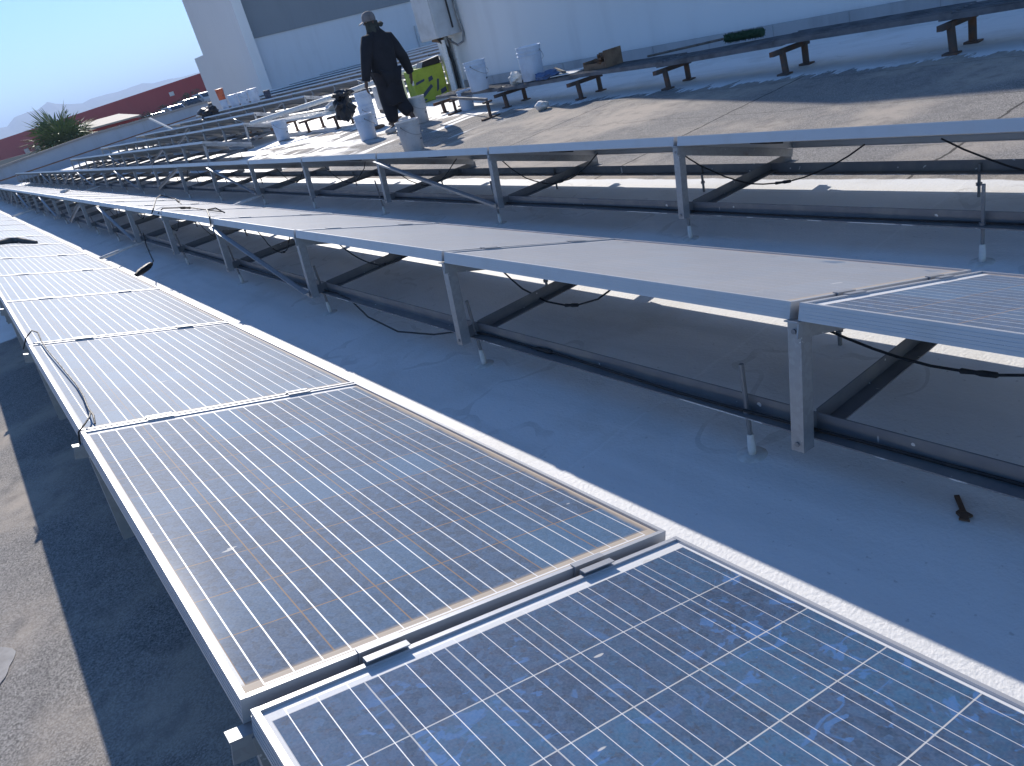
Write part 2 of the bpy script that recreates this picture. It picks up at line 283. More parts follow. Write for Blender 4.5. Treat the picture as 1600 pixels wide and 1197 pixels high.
# ------------------------------------------------------------------ mesh helpers
class MB:
    def __init__(s): s.bm = bmesh.new()
    def hexa(s, pts):
        v = [s.bm.verts.new(p) for p in pts]
        for f in ((0, 3, 2, 1), (4, 5, 6, 7), (0, 1, 5, 4), (1, 2, 6, 5), (2, 3, 7, 6), (3, 0, 4, 7)): s.bm.faces.new([v[i] for i in f])
        return s
    def box(s, a, b):
        x0, y0, z0 = a; x1, y1, z1 = b
        return s.hexa([(x0, y0, z0), (x1, y0, z0), (x1, y1, z0), (x0, y1, z0), (x0, y0, z1), (x1, y0, z1), (x1, y1, z1), (x0, y1, z1)])
    def bar(s, p, q, w, h, up=(0, 0, 1), ow=0.0, oh=0.0):
        p, q = Vector(p), Vector(q); d = (q - p).normalized(); up = Vector(up)
        sd = d.cross(up).normalized(); up = sd.cross(d).normalized(); P = []
        for c in (p, q):
            for a, b in ((-.5, -.5), (.5, -.5), (.5, .5), (-.5, .5)): P.append(c + sd * (a * w + ow) + up * (b * h + oh))
        return s.hexa(P)
    def angle(s, p, q, w, t, up, flip=1):
        # L section: one flange lies flat (across), the other stands (along up)
        s.bar(p, q, w, t, up); s.bar(p, q, t, w - t, up, ow=flip * (w - t) / 2, oh=(w) / 2)
        return s
    def tube(s, pts, r, n=8, caps=True):
        pts = [Vector(p) for p in pts]; rs = r if isinstance(r, (list, tuple)) else [r] * len(pts); rings = []
        ref = None
        for i, p in enumerate(pts):
            d = (pts[min(i + 1, len(pts) - 1)] - pts[max(i - 1, 0)]).normalized()
            if ref is None: ref = d.orthogonal().normalized()
            a = (ref - d * ref.dot(d)).normalized(); ref = a; b = d.cross(a)
            rings.append([s.bm.verts.new(p + (a * math.cos(2 * math.pi * k / n) + b * math.sin(2 * math.pi * k / n)) * rs[i]) for k in range(n)])
        for i in range(len(rings) - 1):
            for k in range(n): s.bm.faces.new([rings[i][k], rings[i][(k + 1) % n], rings[i + 1][(k + 1) % n], rings[i + 1][k]])
        if caps:
            s.bm.faces.new(rings[0][::-1]); s.bm.faces.new(rings[-1])
        return s
    def lathe(s, prof, n=28, c=(0, 0, 0)):
        rings = []
        for r, z in prof: rings.append([s.bm.verts.new((c[0] + r * math.cos(2 * math.pi * k / n), c[1] + r * math.sin(2 * math.pi * k / n), c[2] + z)) for k in range(n)])
        for i in range(len(rings) - 1):
            for k in range(n): s.bm.faces.new([rings[i][k], rings[i][(k + 1) % n], rings[i + 1][(k + 1) % n], rings[i + 1][k]])
        s.bm.faces.new(rings[0][::-1]); s.bm.faces.new(rings[-1])
        return s
    def poly(s, pts):
        s.bm.faces.new([s.bm.verts.new(p) for p in pts]); return s
    def prism(s, pts, d):
        d = Vector(d); a = [s.bm.verts.new(p) for p in pts]; b = [s.bm.verts.new(Vector(p) + d) for p in pts]; n = len(pts)
        s.bm.faces.new(a[::-1]); s.bm.faces.new(b)
        for i in range(n): s.bm.faces.new([a[i], a[(i + 1) % n], b[(i + 1) % n], b[i]])
        return s
    def blob(s, c, r, seed=0, sub=3, amp=.25, sq=(1, 1, 1)):
        from mathutils import noise
        res = bmesh.ops.create_icosphere(s.bm, subdivisions=sub, radius=1.0)
        for v in res['verts']:
            k = 1 + amp * noise.fractal(v.co * 1.6 + Vector((seed * 7.1, seed * 3.3, 0)), 1.0, 2.0, 4)
            v.co = Vector((v.co.x * r * sq[0] * k, v.co.y * r * sq[1] * k, v.co.z * r * sq[2] * k)) + Vector(c)
        return s
    def mesh(s, name, mat, smooth=False, bevel=0):
        if bevel:
            bmesh.ops.bevel(s.bm, geom=s.bm.edges[:], offset=bevel, segments=1, affect='EDGES', profile=.5)
        bmesh.ops.recalc_face_normals(s.bm, faces=s.bm.faces[:])
        me = bpy.data.meshes.new(name); s.bm.to_mesh(me); s.bm.free(); me.materials.append(mat)
        if smooth:
            me.polygons.foreach_set('use_smooth', [True] * len(me.polygons)); me.set_sharp_from_angle(angle=R(40))
        return me
def ob(name, me, parent=None, loc=None):
    o = bpy.data.objects.new(name, me); COL.objects.link(o)
    if parent is not None: o.parent = parent
    if loc is not None: o.location = loc
    return o
def part(mb, name, mat, parent, smooth=False, bevel=0): return ob(name, mb.mesh(name, MAT[mat], smooth, bevel), parent)
def tag(o, label=None, cat=None, group=None, kind=None):
    if label: o['label'] = label
    if cat: o['category'] = cat
    if group: o['group'] = group
    if kind: o['kind'] = kind
    return o
def thing(name, label, cat, loc=(0, 0, 0), rz=0, group=None):
    o = bpy.data.objects.new(name, None); o.empty_display_size = .1; COL.objects.link(o); o.location = loc; o.rotation_euler = (0, 0, rz)
    return tag(o, label, cat, group)
def dup(o, parent=None):
    c = o.copy(); COL.objects.link(c); c.parent = parent
    for k in ('label', 'category', 'group'):
        if k in c and parent is not None: del c[k]
    for ch in list(o.children): dup(ch, c)
    return c
ORD = ['first', 'second', 'third', 'fourth', 'fifth', 'sixth', 'seventh', 'eighth', 'ninth', 'tenth', 'eleventh', 'twelfth', 'thirteenth', 'fourteenth', 'fifteenth', 'sixteenth', 'seventeenth', 'eighteenth', 'nineteenth', 'twentieth', 'twenty-first', 'twenty-second', 'twenty-third', 'twenty-fourth', 'twenty-fifth', 'twenty-sixth', 'twenty-seventh']

# ------------------------------------------------------------------ roof and land
mb = MB(); mb.poly([(-14, -10, RZ(-14)), (34, -10, RZ(34)), (34, 46.0, RZ(34)), (-14, 46.0, RZ(-14))])
tag(part(mb, 'roof', 'roof', None), kind='structure')
from mathutils import noise as mnoise
mb = MB(); xs = [-3000, -1500, -600, -250, -100, -40, -15, 0, 12, 20, 30, 42, 60, 90, 140, 300, 700, 1600, 3500]; ys = [46.4, 50, 56, 62, 70, 80, 95, 115, 140, 170, 210, 260, 340, 500, 900, 1800, 3500, 6500]
def land(x, y):
    b = -2.3 + .124 * max(-25, min(60, x)) - .002 * min(y, 600)
    k = max(0, min(1, (y - 52) / 14)); b = b * k - 5 * (1 - k)
    return b + .25 * mnoise.noise((x * .05, y * .05, 0)) - (0 if y < 600 else 4)
g = [[mb.bm.verts.new((x, y, land(x, y))) for x in xs] for y in ys]
for i in range(len(ys) - 1):
    for j in range(len(xs) - 1): mb.bm.faces.new([g[i][j], g[i][j + 1], g[i + 1][j + 1], g[i + 1][j]])
tag(part(mb, 'ground', 'earth', None, True), kind='structure')
# distant hills, a ridge with real depth
prof = [(-900, 30), (-500, 44), (-200, 60), (60, 66), (150, 68), (199, 71), (215, 70), (241, 87), (278, 92), (302, 91), (332, 104), (350, 95), (382, 86), (414, 80), (439, 86), (481, 87), (508, 86), (536, 88), (586, 93), (611, 85), (657, 86), (697, 83), (749, 84), (850, 80), (1000, 70), (1400, 50), (1900, 30)]
mb = MB(); K = 1.7; rows_ = []
for a, hh in ((-.33, -.12), (-.2, .3), (-.1, .66), (0, 1.0), (.12, .72), (.3, .2), (.5, -.2)):
    line = []
    for i, (x, z) in enumerate(prof):
        y = 2500 * K * (1 + a); j = 1 + (0 if a == 0 else .22 * mnoise.noise((x * .011, a * 9, 2)))
        line.append(mb.bm.verts.new((x * K * (1 + a * .55), y + 60 * mnoise.noise((x * .02, a * 5, 0)), max(-14, (z * K) * hh * j))))
    rows_.append(line)
for i in range(len(rows_) - 1):
    for j in range(len(prof) - 1): mb.bm.faces.new([rows_[i][j], rows_[i][j + 1], rows_[i + 1][j + 1], rows_[i + 1][j]])
tag(part(mb, 'hills', 'hill', None), kind='structure')

# ------------------------------------------------------------------ walls and buildings
HW = 6.35
t = thing('building', 'tall pale blue-grey wall in shade beside the gravel roof, behind the long cable tray', 'building', (9, 14.2, 0))
mb = MB(); mb.box((0, -26, -.2), (16, 0, HW)); part(mb, 'wall', 'wall', t)
mb = MB(); mb.box((-.05, -26, .1), (-.003, .0, .575))
part(mb, 'upstand', 'skirt', t)
for i in range(14):
    mb = MB(); mb.box((-.058, -13.9 + i * 1.02, .2), (-.052, -13.88 + i * 1.02, .577)); part(mb, 'upstand_joint', 'skirt', t)
t = thing('building', 'far building with a pale side face and a grey band above its stained wall', 'building', (13.6, 45, 0))
mb = MB(); mb.box((2.9, 0, .2), (3.45, 7.9, 9.5)); part(mb, 'front_block', 'wall_beige', t)
mb = MB(); mb.box((3.45, .75, .2), (24, 8, 3.9)); part(mb, 'wall', 'wall_far', t)
mb = MB(); mb.box((3.45, .66, 3.9), (24, 8, 9.5)); part(mb, 'grey_band', 'band', t)
mb = MB(); mb.tube([(3.62, .6, 1.0), (3.62, .6, 9.4)], .05, 8)
for z in (2.2, 4.2, 6.2): mb.box((3.54, .56, z), (3.7, .655, z + .06))
part(mb, 'downpipe', 'parapet', t)
mb = MB(); mb.box((2.9, 7.9, .2), (5, 9.9, 4.06)); part(mb, 'low_wing', 'wall_beige', t)
mb = MB(); mb.box((14.0, .6, 1.2), (15.1, .745, 2.5)); mb.box((14.1, .55, 1.5), (14.25, .6, 1.8)); part(mb, 'wall_box', 'cabinet', t)

t = thing('parapet', 'grey parapet wall with brown coping closing the far end of the roof', 'parapet')
tp = [(-14, .35), (2.86, 1.0), (7.33, 1.33), (13.6, 1.40)]
mb = MB(); mc = MB()
for (x0, z0), (x1, z1) in zip(tp, tp[1:]):
    mb.hexa([(x0, 46.0, -1), (x1, 46.0, -1), (x1, 46.3, -1), (x0, 46.3, -1), (x0, 46.0, z0), (x1, 46.0, z1), (x1, 46.3, z1), (x0, 46.3, z0)])
    mc.hexa([(x0, 45.9, z0 - .02), (x1, 45.9, z1 - .02), (x1, 46.4, z1 - .02), (x0, 46.4, z0 - .02), (x0, 45.9, z0 + .09), (x1, 45.9, z1 + .09), (x1, 46.4, z1 + .09), (x0, 46.4, z0 + .09)])
part(mb, 'wall', 'parapet', t); part(mc, 'coping', 'cope', t)
mb = MB(); mb.tube([(-13, 44.6, .1), (2.8, 44.2, .5), (12.5, 44.0, .95)], .03, 6)
tag(part(mb, 'rusty_pipe', 'rust', None), 'thin rusty pipe running along the foot of the far parapet', 'pipe')

# long red building beyond
a = Vector((10.0, 266, 0)); b = Vector((58, 20, 0)); a = Vector((17.0, 230, 0)); b = Vector((40.5, 110, 0)); d = (b - a).normalized(); nrm = Vector((d.y, -d.x, 0)); nrm = nrm if nrm.y > 0 else -nrm
t = thing('building', 'long dark red industrial building beyond the parapet, under the hills', 'building')
A = a - d * 150; B = b + d * 4
mb = MB(); mb.prism([(A.x, A.y, -6), (B.x, B.y, -6), (B.x, B.y, 5.2), (A.x, A.y, 5.2)], nrm * 30); part(mb, 'wall', 'red', t)
mb = MB(); mb.prism([(A.x, A.y, 5.2), (B.x, B.y, 5.2), (B.x, B.y, 5.42), (A.x, A.y, 5.42)], nrm * 30 - Vector((0, .3, 0))); part(mb, 'roof', 'red', t)
for q, (s_, z0, z1, w_) in enumerate(((95, 3.6, 4.2, 1.6), (14, .9, 2.0, 3.5), (22, .9, 2.0, 3.5), (32, 1.0, 2.1, 3.5), (46, 1, 2, 3))):
    c = a + d * s_ - nrm * .06
    mb = MB(); mb.prism([(c.x, c.y, z0), (c.x + d.x * w_, c.y + d.y * w_, z0), (c.x + d.x * w_, c.y + d.y * w_, z1), (c.x, c.y, z1)], nrm * .05)
    part(mb, 'sign_board' if q == 0 else 'window', 'paper' if q == 0 else 'carglass', t)
t = thing('workshop', 'low red workshop with a broad sand-coloured roof right of the palm', 'workshop', (13.9, 88, 0))
mb = MB(); mb.box((0, 0, -3), (4.9, 9, 1.74)); part(mb, 'wall', 'red', t)
mb = MB(); mb.hexa([(-.5, -.5, 1.75), (5.2, -.5, 1.75), (5.2, 9.4, 2.45), (-.5, 9.4, 2.45), (-.5, -.5, 1.9), (5.2, -.5, 1.9), (5.2, 9.4, 2.62), (-.5, 9.4, 2.62)]); part(mb, 'roof', 'sand', t)
for x in (.6, 1.7, 2.8, 3.9):
    mb = MB(); mb.box((x, -.06, .9), (x + .8, -.01, 1.5)); part(mb, 'window', 'carglass', t)
mb = MB(); mb.box((-9, 24, -3), (60, 26, 1.2))
tag(part(mb, 'boundary_wall', 'sand', None), 'long low sand-coloured wall in the yard behind the workshop', 'wall').location = (14, 74, 0)

# ------------------------------------------------------------------ palm and shrubs
def frond(mb, base, az, el, L, w, droop):
    pts = []; p = Vector(base); dirv = Vector((math.cos(az) * math.cos(el), math.sin(az) * math.cos(el), math.sin(el)))
    n = 5; stalk = L * .42
    for i in range(n + 1): pts.append(p + dirv * stalk * i / n + Vector((0, 0, -droop * .25 * (i / n) ** 2)))
    mb.tube(pts, .022, 4)
    tip = pts[-1]; side = dirv.cross(Vector((0, 0, 1)));
    if side.length < .1: side = Vector((1, 0, 0))
    side.normalize(); up = side.cross(dirv).normalized()
    m = 17
    for i in range(m):
        f = (i / (m - 1) - .5) * 2; ang = f * R(118)
        dv = (dirv * math.cos(ang) + side * math.sin(ang)).normalized(); ll = L * .62 * (1 - .25 * abs(f)) * random.uniform(.85, 1.08)
        e = tip + dv * ll * .62 + up * .03; e2 = tip + dv * ll + Vector((0, 0, -droop * random.uniform(.5, 1.1) * .35)); s2 = dv.cross(up).normalized() * w
        v = [mb.bm.verts.new(q) for q in (tip, e - s2, e2, e + s2)]; mb.bm.faces.new(v)
t = thing('palm_tree', 'bushy fan palm rising behind the far parapet, against the red building', 'tree', (9.9, 75, -4))
mb = MB(); mb.tube([(0, 0, -1.5), (.05, 0, 1), (0, .1, 3), (0, 0, 4.9)], [.35, .3, .27, .3], 12); part(mb, 'trunk', 'bark', t, True)
mb = MB(); md = MB(); random.seed(3)
for i in range(60):
    el = R(random.uniform(-8, 82)) if i < 50 else R(random.uniform(-55, -15)); az = i * 2.39996
    frond(mb if i < 50 else md, (0, 0, 4.9 + .3 * random.random()), az, el, random.uniform(3.0, 4.1), .085, random.uniform(.7, 1.5))
part(mb, 'crown', 'leaf', t); part(md, 'dry_fronds', 'dryleaf', t)
def leafy(mb, c, r, n, sz, sq=.8):
    for i in range(n):
        d = Vector((random.gauss(0, 1), random.gauss(0, 1), random.gauss(0, 1))).normalized() * r * random.random() ** .4; d.z *= sq
        a = Vector((random.gauss(0, 1), random.gauss(0, 1), random.gauss(0, 1))).normalized(); b = a.orthogonal().normalized() * sz; a = a * sz
        p = Vector(c) + d; v = [mb.bm.verts.new(q) for q in (p - a, p + b * .5, p + a, p - b * .5)]; mb.bm.faces.new(v)
for i, (x, y, r, lab) in enumerate(((18.6, 84, 1.3, 'round dark shrub standing at the right end of the workshop roof'), (22.6, 98, 1.1, 'scrubby bush just right of the round dark shrub'), (25.4, 101, 1.2, 'scrubby tree in front of the red wall, middle of the three'), (28.6, 103, 1.3, 'scrubby tree in front of the red wall, next to the far white building'), (10.3, 62, .9, 'low bush poking up behind the parapet below the palm'))):
    z = land(x, y); z = max(z, -.2); t = thing('shrub', lab, 'shrub', (x, y, z), 0, 'scrub beyond the parapet')
    mb = MB(); mb.tube([(0, 0, -1.5), (.05, .05, r * .5), (0, 0, r)], [.09, .07, .04], 6); part(mb, 'trunk', 'bark', t)
    mb = MB()
    for q in range(9): leafy(mb, (random.uniform(-r, r) * .8, random.uniform(-r, r) * .6, r * random.uniform(.4, 1.3)), r * random.uniform(.35, .6), 160, .09)
    part(mb, 'crown', 'shrub', t)
def car(x, y, rz, mat, lab):
    t = thing('parked_car', lab, 'car', (x, y, land(x, y) + .05), rz, 'cars parked in the far yard')
    mb = MB(); mb.prism([(-.85, -2.05, .35), (-.85, 2.05, .35), (-.85, 2.1, .75), (-.85, 1.15, .92), (-.85, .6, 1.42), (-.85, -1.2, 1.46), (-.85, -1.95, .95), (-.85, -2.1, .8)], (1.7, 0, 0))
    part(mb, 'body', mat, t, False, .05)
    mb = MB(); mb.prism([(-.87, 1.0, .95), (-.87, .55, 1.36), (-.87, -1.15, 1.38), (-.87, -1.7, .97)], (1.74, 0, 0)); part(mb, 'side_window', 'carglass', t)
    mb = MB(); mb.hexa([(-.72, -2.0, .96), (.72, -2.0, .96), (.72, -1.9, .98), (-.72, -1.9, .98), (-.65, -1.42, 1.36), (.65, -1.42, 1.36), (.65, -1.25, 1.36), (-.65, -1.25, 1.36)]); part(mb, 'rear_window', 'carglass', t)
    for sx in (-.78, .62):
        for sy in (-1.3, 1.3):
            mb = MB(); mb.tube([(sx, sy, .33), (sx + .2, sy, .33)], .33, 14); part(mb, 'wheel', 'tyre', t)
for i, (x, y, m) in enumerate(((21.5, 93, 'carw'), (23.9, 94.5, 'carw'), (26.2, 96, 'card'), (28.5, 97.5, 'carw'), (30.8, 99, 'carw'), (18.3, 80, 'carw'))):
    car(x, y, R(8), MAT and m, ['white car first from the left in the far parking row', 'white car second from the left in the far parking row', 'dark car in the middle of the far parking row', 'white car just right of the dark car in the far parking row', 'white car at the right end of the far parking row', 'lone white car parked nearer, beside the workshop'][i])

# ------------------------------------------------------------------ racks and panels
TILT = R(16.68); PITCH = 1.68; ZH = .567
def mesh_panel_parts():
    L = .011
    f = MB()
    f.box((0, 0, -PT), (L, PL, 0)); f.box((PW - L, 0, -PT), (PW, PL, 0)); f.box((L, 0, -PT), (PW - L, L, -.0006)); f.box((L, PL - L, -PT), (PW - L, PL, -.0006))
    f.box((L, L, -PT), (.03, PL - L, -PT + .002)); f.box((PW - .03, L, -PT), (PW - L, PL - L, -PT + .002))
    # shallow extrusion grooves on the two long outer sides
    for z in (-.012, -.021, -.030, -.038):
        f.box((-.0009, .002, z), (0.0004, PL - .002, z + .0022)); f.box((PW - .0004, .002, z), (PW + .0009, PL - .002, z + .0022))
    fr = f.mesh('frame', MAT['alu'])
    g = MB(); g.poly([(L, L, -.006), (PW - L, L, -.006), (PW - L, PL - L, -.006), (L, PL - L, -.006)]); gl = g
    b = MB(); b.poly([(L, L, -.012), (L, PL - L, -.012), (PW - L, PL - L, -.012), (PW - L, L, -.012)]); bs = b.mesh('backsheet', MAT['backsheet'])
    j = MB(); j.box((.43, PL - .24, -.034), (.55, PL - .12, -.0125)); jb = j.mesh('junction_box', MAT['jbox'])
    return fr, gl.mesh('glass', MAT['glass_dusty']), bs, jb
FR, GL, BS, JB = mesh_panel_parts()
GLv = GL.copy(); GLv.materials[0] = MAT['glass_veiled']; GLc = GL.copy(); GLc.materials[0] = MAT['glass_clean']; GLm = GL.copy(); GLm.materials[0] = MAT['glass_mid']
ROWX = {1: .021, 2: 1.525, 3: 3.012}; ROWP = {1: 1.0843, 2: 1.0991, 3: 2.7837}
ROWK = {1: (-1, 24), 2: (-1, 24), 3: (-1, 23)}
# rows further up the roof: near end y, far end y
for n, (y0, y1) in {4: (16.5, 36), 5: (18.2, 38), 6: (21.6, 37), 7: (21.5, 37), 8: (17.6, 38), 9: (17.8, 38), 10: (18.5, 40), 11: (19.5, 41), 12: (20.5, 41), 13: (21.5, 41)}.items():
    ROWX[n] = 3.012 + 1.487 * (n - 3); ROWP[n] = y0; ROWK[n] = (0, int((y1 - y0) / PITCH))
RN = {1: 'the nearest row', 2: 'the second row', 3: 'the third row', 4: 'the short fourth row', 5: 'the fifth row', 6: 'the sixth row', 7: 'the seventh row', 8: 'the eighth row', 9: 'the ninth row', 10: 'the tenth row', 11: 'the eleventh row', 12: 'the twelfth row', 13: 'the last row'}
SPECIAL = {(1, -1): 'nearest solar panel, dark blue with bright blue smears on clean glass', (1, 0): 'dusty blue panel with brown grid lines, just beyond the smeared nearest one',
           (1, 1): 'third panel of the nearest row, a thin black cable over its left corner', (1, 2): 'pale fourth panel of the nearest row with bluish stains at its right corner',
           (1, 5): 'pale panel of the nearest row with a dark rag lying across it', (2, -1): 'nearest panel of the second row, at the right edge, with a visible cell grid'}
frame_o = glass_o = None
def panel(rw, k, glass, count):
    x = ROWX[rw]; y = ROWP[rw] + k * PITCH + .0125
    t = bpy.data.objects.new('solar_panel', None); COL.objects.link(t)
    zj = random.uniform(-.002, .002) - (.006 if (rw, k) == (1, -1) else 0)
    t.location = (x + (.004 if (rw, k) == (1, -1) else random.uniform(-.002, .002)), y, RZ(x) + ZH + zj); t.rotation_euler = (0, TILT + R(random.uniform(-.12, .12)), R(random.uniform(-.05, .05)))
    i = k - ROWK[rw][0]
    lab = SPECIAL.get((rw, k)) or ('dusty solar panel, %s from the near end of %s' % (ORD[max(i, 0)], RN[rw]))
    tag(t, lab, 'solar panel', 'solar panels of ' + RN[rw].split(',')[0])
    for nm, me in (('frame', FR), ('glass', glass), ('backsheet', BS), ('junction_box', JB)):
        if nm == 'junction_box' and rw > 4: continue
        ob(nm, me, t)
for rw in sorted(ROWX):
    k0, k1 = ROWK[rw]
    for i, k in enumerate(range(k0, k1)):
        panel(rw, k, GLc if (rw, k) == (1, -1) else (GLm if (rw, k) in ((1, 0), (2, -1)) else (GL if rw == 1 else GLv)), i)

# rack part meshes, in row-local coordinates at a joint (origin: roof under the high edge)
def rack_meshes():
    M = {}
    top = Vector((-.012, 0, ZH - .052)); bot = Vector((-.046, 0, .150)); ax = (top - bot).normalized()
    mb = MB(); nx = Vector((1, 0, 0)); nx = (nx - ax * nx.dot(ax)).normalized()
    mb.bar(bot, top, .038, .004, nx)             # outer flange facing out
    mb.bar(bot, top, .004, .042, nx, ow=-.017, oh=.023)
    M['leg'] = mb.mesh('leg', MAT['galv'])
    for s, nm in ((.06, 'bolt'), (.94, 'upper_bolt')):
        mb = MB(); c = bot.lerp(top, s); mb.tube([c - nx * .0065, c - nx * .0018], .007, 8)
        M[nm] = mb.mesh('bolt', MAT['dark'])
    d = Vector((math.cos(TILT), 0, -math.sin(TILT))); n = Vector((math.sin(TILT), 0, math.cos(TILT)))
    P0 = Vector((0, 0, ZH)) - n * (PT + .003)
    mb = MB(); mb.bar(P0 - d * .032, P0 + d * .985, .030, .004, n); mb.bar(P0 - d * .030, P0 + d * .985, .004, .040, n, ow=.013, oh=-.022)
    M['sloped_bar'] = mb.mesh('sloped_bar', MAT['galv'])
    mb = MB(); mb.bar(P0 - d * .014, P0 + d * .985, .038, .004, n); mb.bar(P0 - d * .006, P0 + d * .985, .004, .040, n, ow=.017, oh=-.022)
    M['sloped_bar_short'] = mb.mesh('sloped_bar', MAT['galv'])
    mb = MB(); mb.bar((.084, 0, .158), (.965, 0, .164), .050, .004, (0, 0, 1)); mb.bar((.084, 0, .158), (.965, 0, .164), .004, .048, (0, 0, 1), ow=-.023, oh=.026)
    mb.box((-.040, .0185, .152), (.080, .0222, .205))
    M['base_beam'] = mb.mesh('base_beam', MAT['dark'])
    mb = MB(); mb.tube([(.055, 0, .005), (.055, 0, .315)], .0075, 8); mb.tube([(.055, 0, .143), (.055, 0, .149)], .014, 6); mb.tube([(.055, 0, .153), (.055, 0, .165)], .014, 6)
    M['standoff_rod'] = mb.mesh('standoff_rod', MAT['dark'])
    mb = MB(); mb.lathe([(.012, .0), (.013, .03), (.0105, .075)], 10, (.055, 0, .001)); mb.lathe([(.05, 0), (.045, .004), (.014, .006)], 14, (.055, 0, 0))
    M['white_sleeve'] = mb.mesh('white_sleeve', MAT['sleeve'], True)
    mb = MB()
    for s in (-1, 1):
        y0 = s * .0125
        a, b = sorted((y0 - s * .002, y0 + s * .011)); mb.box((0, a, .0008), (.085, b, .0034))
        a, b = sorted((y0 - s * .002, y0 - s * .0055)); mb.box((0, a, -.040), (.085, b, .0034))
    mb.box((0, -.0075, -.044), (.075, .0075, -.038))
    M['clamp'] = mb.mesh('clamp', MAT['clamp'])
    return M
RM = rack_meshes()
BRACES = {2: [(3, 2), (6, 5), (7, 8), (10, 9), (13, 12), (14, 15), (18, 17)], 3: [(2, 1), (5, 4), (6, 7), (9, 8), (12, 11), (13, 14), (17, 16)], 1: [(9, 8)], 4: [(2, 3), (6, 5)], 5: [(3, 4)], 6: [(1, 0), (4, 5)], 7: [(1, 2), (6, 5)], 8: [(2, 1)], 9: [(2, 3)]}
RODS = {1: {}, 2: {0: .24, 1: .02, 2: .06, -1: .3}, 3: {0: .05, -1: .24, 1: .16, 2: .3, -2: .2}}
def rack(rw):
    x, p = ROWX[rw], ROWP[rw]; k0, k1 = ROWK[rw]
    t = thing('panel_rack', 'galvanised steel rack carrying the panels of ' + RN[rw], 'rack', (x, p, RZ(x)), 0, 'steel racks under the panels')
    y0, y1 = k0 * PITCH - .1, k1 * PITCH + .1
    def rail(xa, vert, nm):
        mb = MB(); seg = y0; f = lambda yy: .0025 * math.sin(yy * 1.3 + rw)
        n = int((y1 - y0) / 1.7)
        mb.bar((xa, y0, .150), (xa, y1, .150), .052, .005, (0, 0, 1)); mb.bar((xa, y0, .150), (xa, y1, .150), .005, .05, (0, 0, 1), ow=vert * .0235, oh=.0275)
        part(mb, nm, 'dark', t)
    rail(.053, 1, 'front_rail'); rail(.745, 1, 'rear_rail')
    for k in range(k0, k1 + 1):
        for nm in ('leg', 'sloped_bar', 'base_beam'): 
            o = ob(nm, RM['sloped_bar_short' if nm == 'sloped_bar' and rw > 1 else nm], t, (0, k * PITCH, 0))
            if nm == 'leg' and rw <= 3 and k < 8: ob('bolt', RM['bolt'], o); ob('bolt', RM['upper_bolt'], o)
        if rw <= 3 or (k - k0) < 14:
            ry = RODS.get(rw, {}).get(k, .1 + .25 * random.random()); r = ob('standoff_rod', RM['standoff_rod'], t, (0, k * PITCH + ry, 0)); ob('white_sleeve', RM['white_sleeve'], r)
            if k < 12: ob('standoff_rod', RM['standoff_rod'], t, (.70, k * PITCH + .3 + .3 * random.random(), .0)).scale = (1, 1, .60)
        for s in (.243, .748):
            c = ob('clamp', RM['clamp'], t); dd = s * PW - .0375
            c.location = (dd * math.cos(TILT), k * PITCH, ZH - dd * math.sin(TILT)); c.rotation_euler = (0, TILT, 0)
    for a, b in BRACES.get(rw, []):
        if a > k1 or b > k1: continue
        mb = MB(); P = Vector((-.022, a * PITCH, ZH - .075)); Q = Vector((-.055, b * PITCH, .175))
        mb.bar(P, Q, .004, .038, (0, 0, 1)); mb.bar(P, Q, .034, .004, (0, 0, 1), ow=.016 * (1 if b < a else -1), oh=.017)
        part(mb, 'brace', 'galv', t)
    return t
for rw in sorted(ROWX): rack(rw)

# ------------------------------------------------------------------ cables
def sag(p, q, drop, n=14):
    p, q = Vector(p), Vector(q)
    return [p.lerp(q, i / n) + Vector((0, 0, -drop * 4 * (i / n) * (1 - i / n))) for i in range(n + 1)]
def cable(pts, r, lab, conn=None, cat='cable', group=None, jit=.004):
    pts = [Vector(p) + Vector((random.uniform(-jit, jit), random.uniform(-jit, jit), random.uniform(-jit, jit))) for p in pts]
    mb = MB(); mb.tube(pts, r, 6); o = tag(part(mb, 'cable', 'cable', None, True), lab, cat, group)
    for c in conn or ():
        i = int(c * (len(pts) - 1)); i = min(max(i, 0), len(pts) - 2)
        a, b = pts[i], pts[i + 1]; d = (b - a).normalized(); m = a.lerp(b, .5)
        mb = MB(); mb.tube([m - d * .05, m - d * .045, m - d * .008, m + d * .008, m + d * .045, m + d * .05], [r * 1.1, r * 2.0, r * 2.2, r * 1.5, r * 2.0, r * 1.1], 8); part(mb, 'connector', 'cable', o, True)
    return o
for rw in (2, 3):
    x = ROWX[rw]
    for k in range(ROWK[rw][0] + (rw == 2), 8):
        y = ROWP[rw] + k * PITCH; ya, yb = y - .72 + random.uniform(-.1, .1), y + .55 + random.uniform(-.15, .1)
        xo = x + random.uniform(.30, .42); z = RZ(x) + ZH - .058 - (xo - x) * .3
        dr = random.uniform(.17, .25)
        cable(sag((xo, ya, z), (xo + .05, yb, z), dr), .0042, 'black lead with a plug sagging under the %s joint of %s' % (ORD[k - ROWK[rw][0] - (rw == 2)], RN[rw]), (.42,), 'cable', 'leads hanging under the panels')
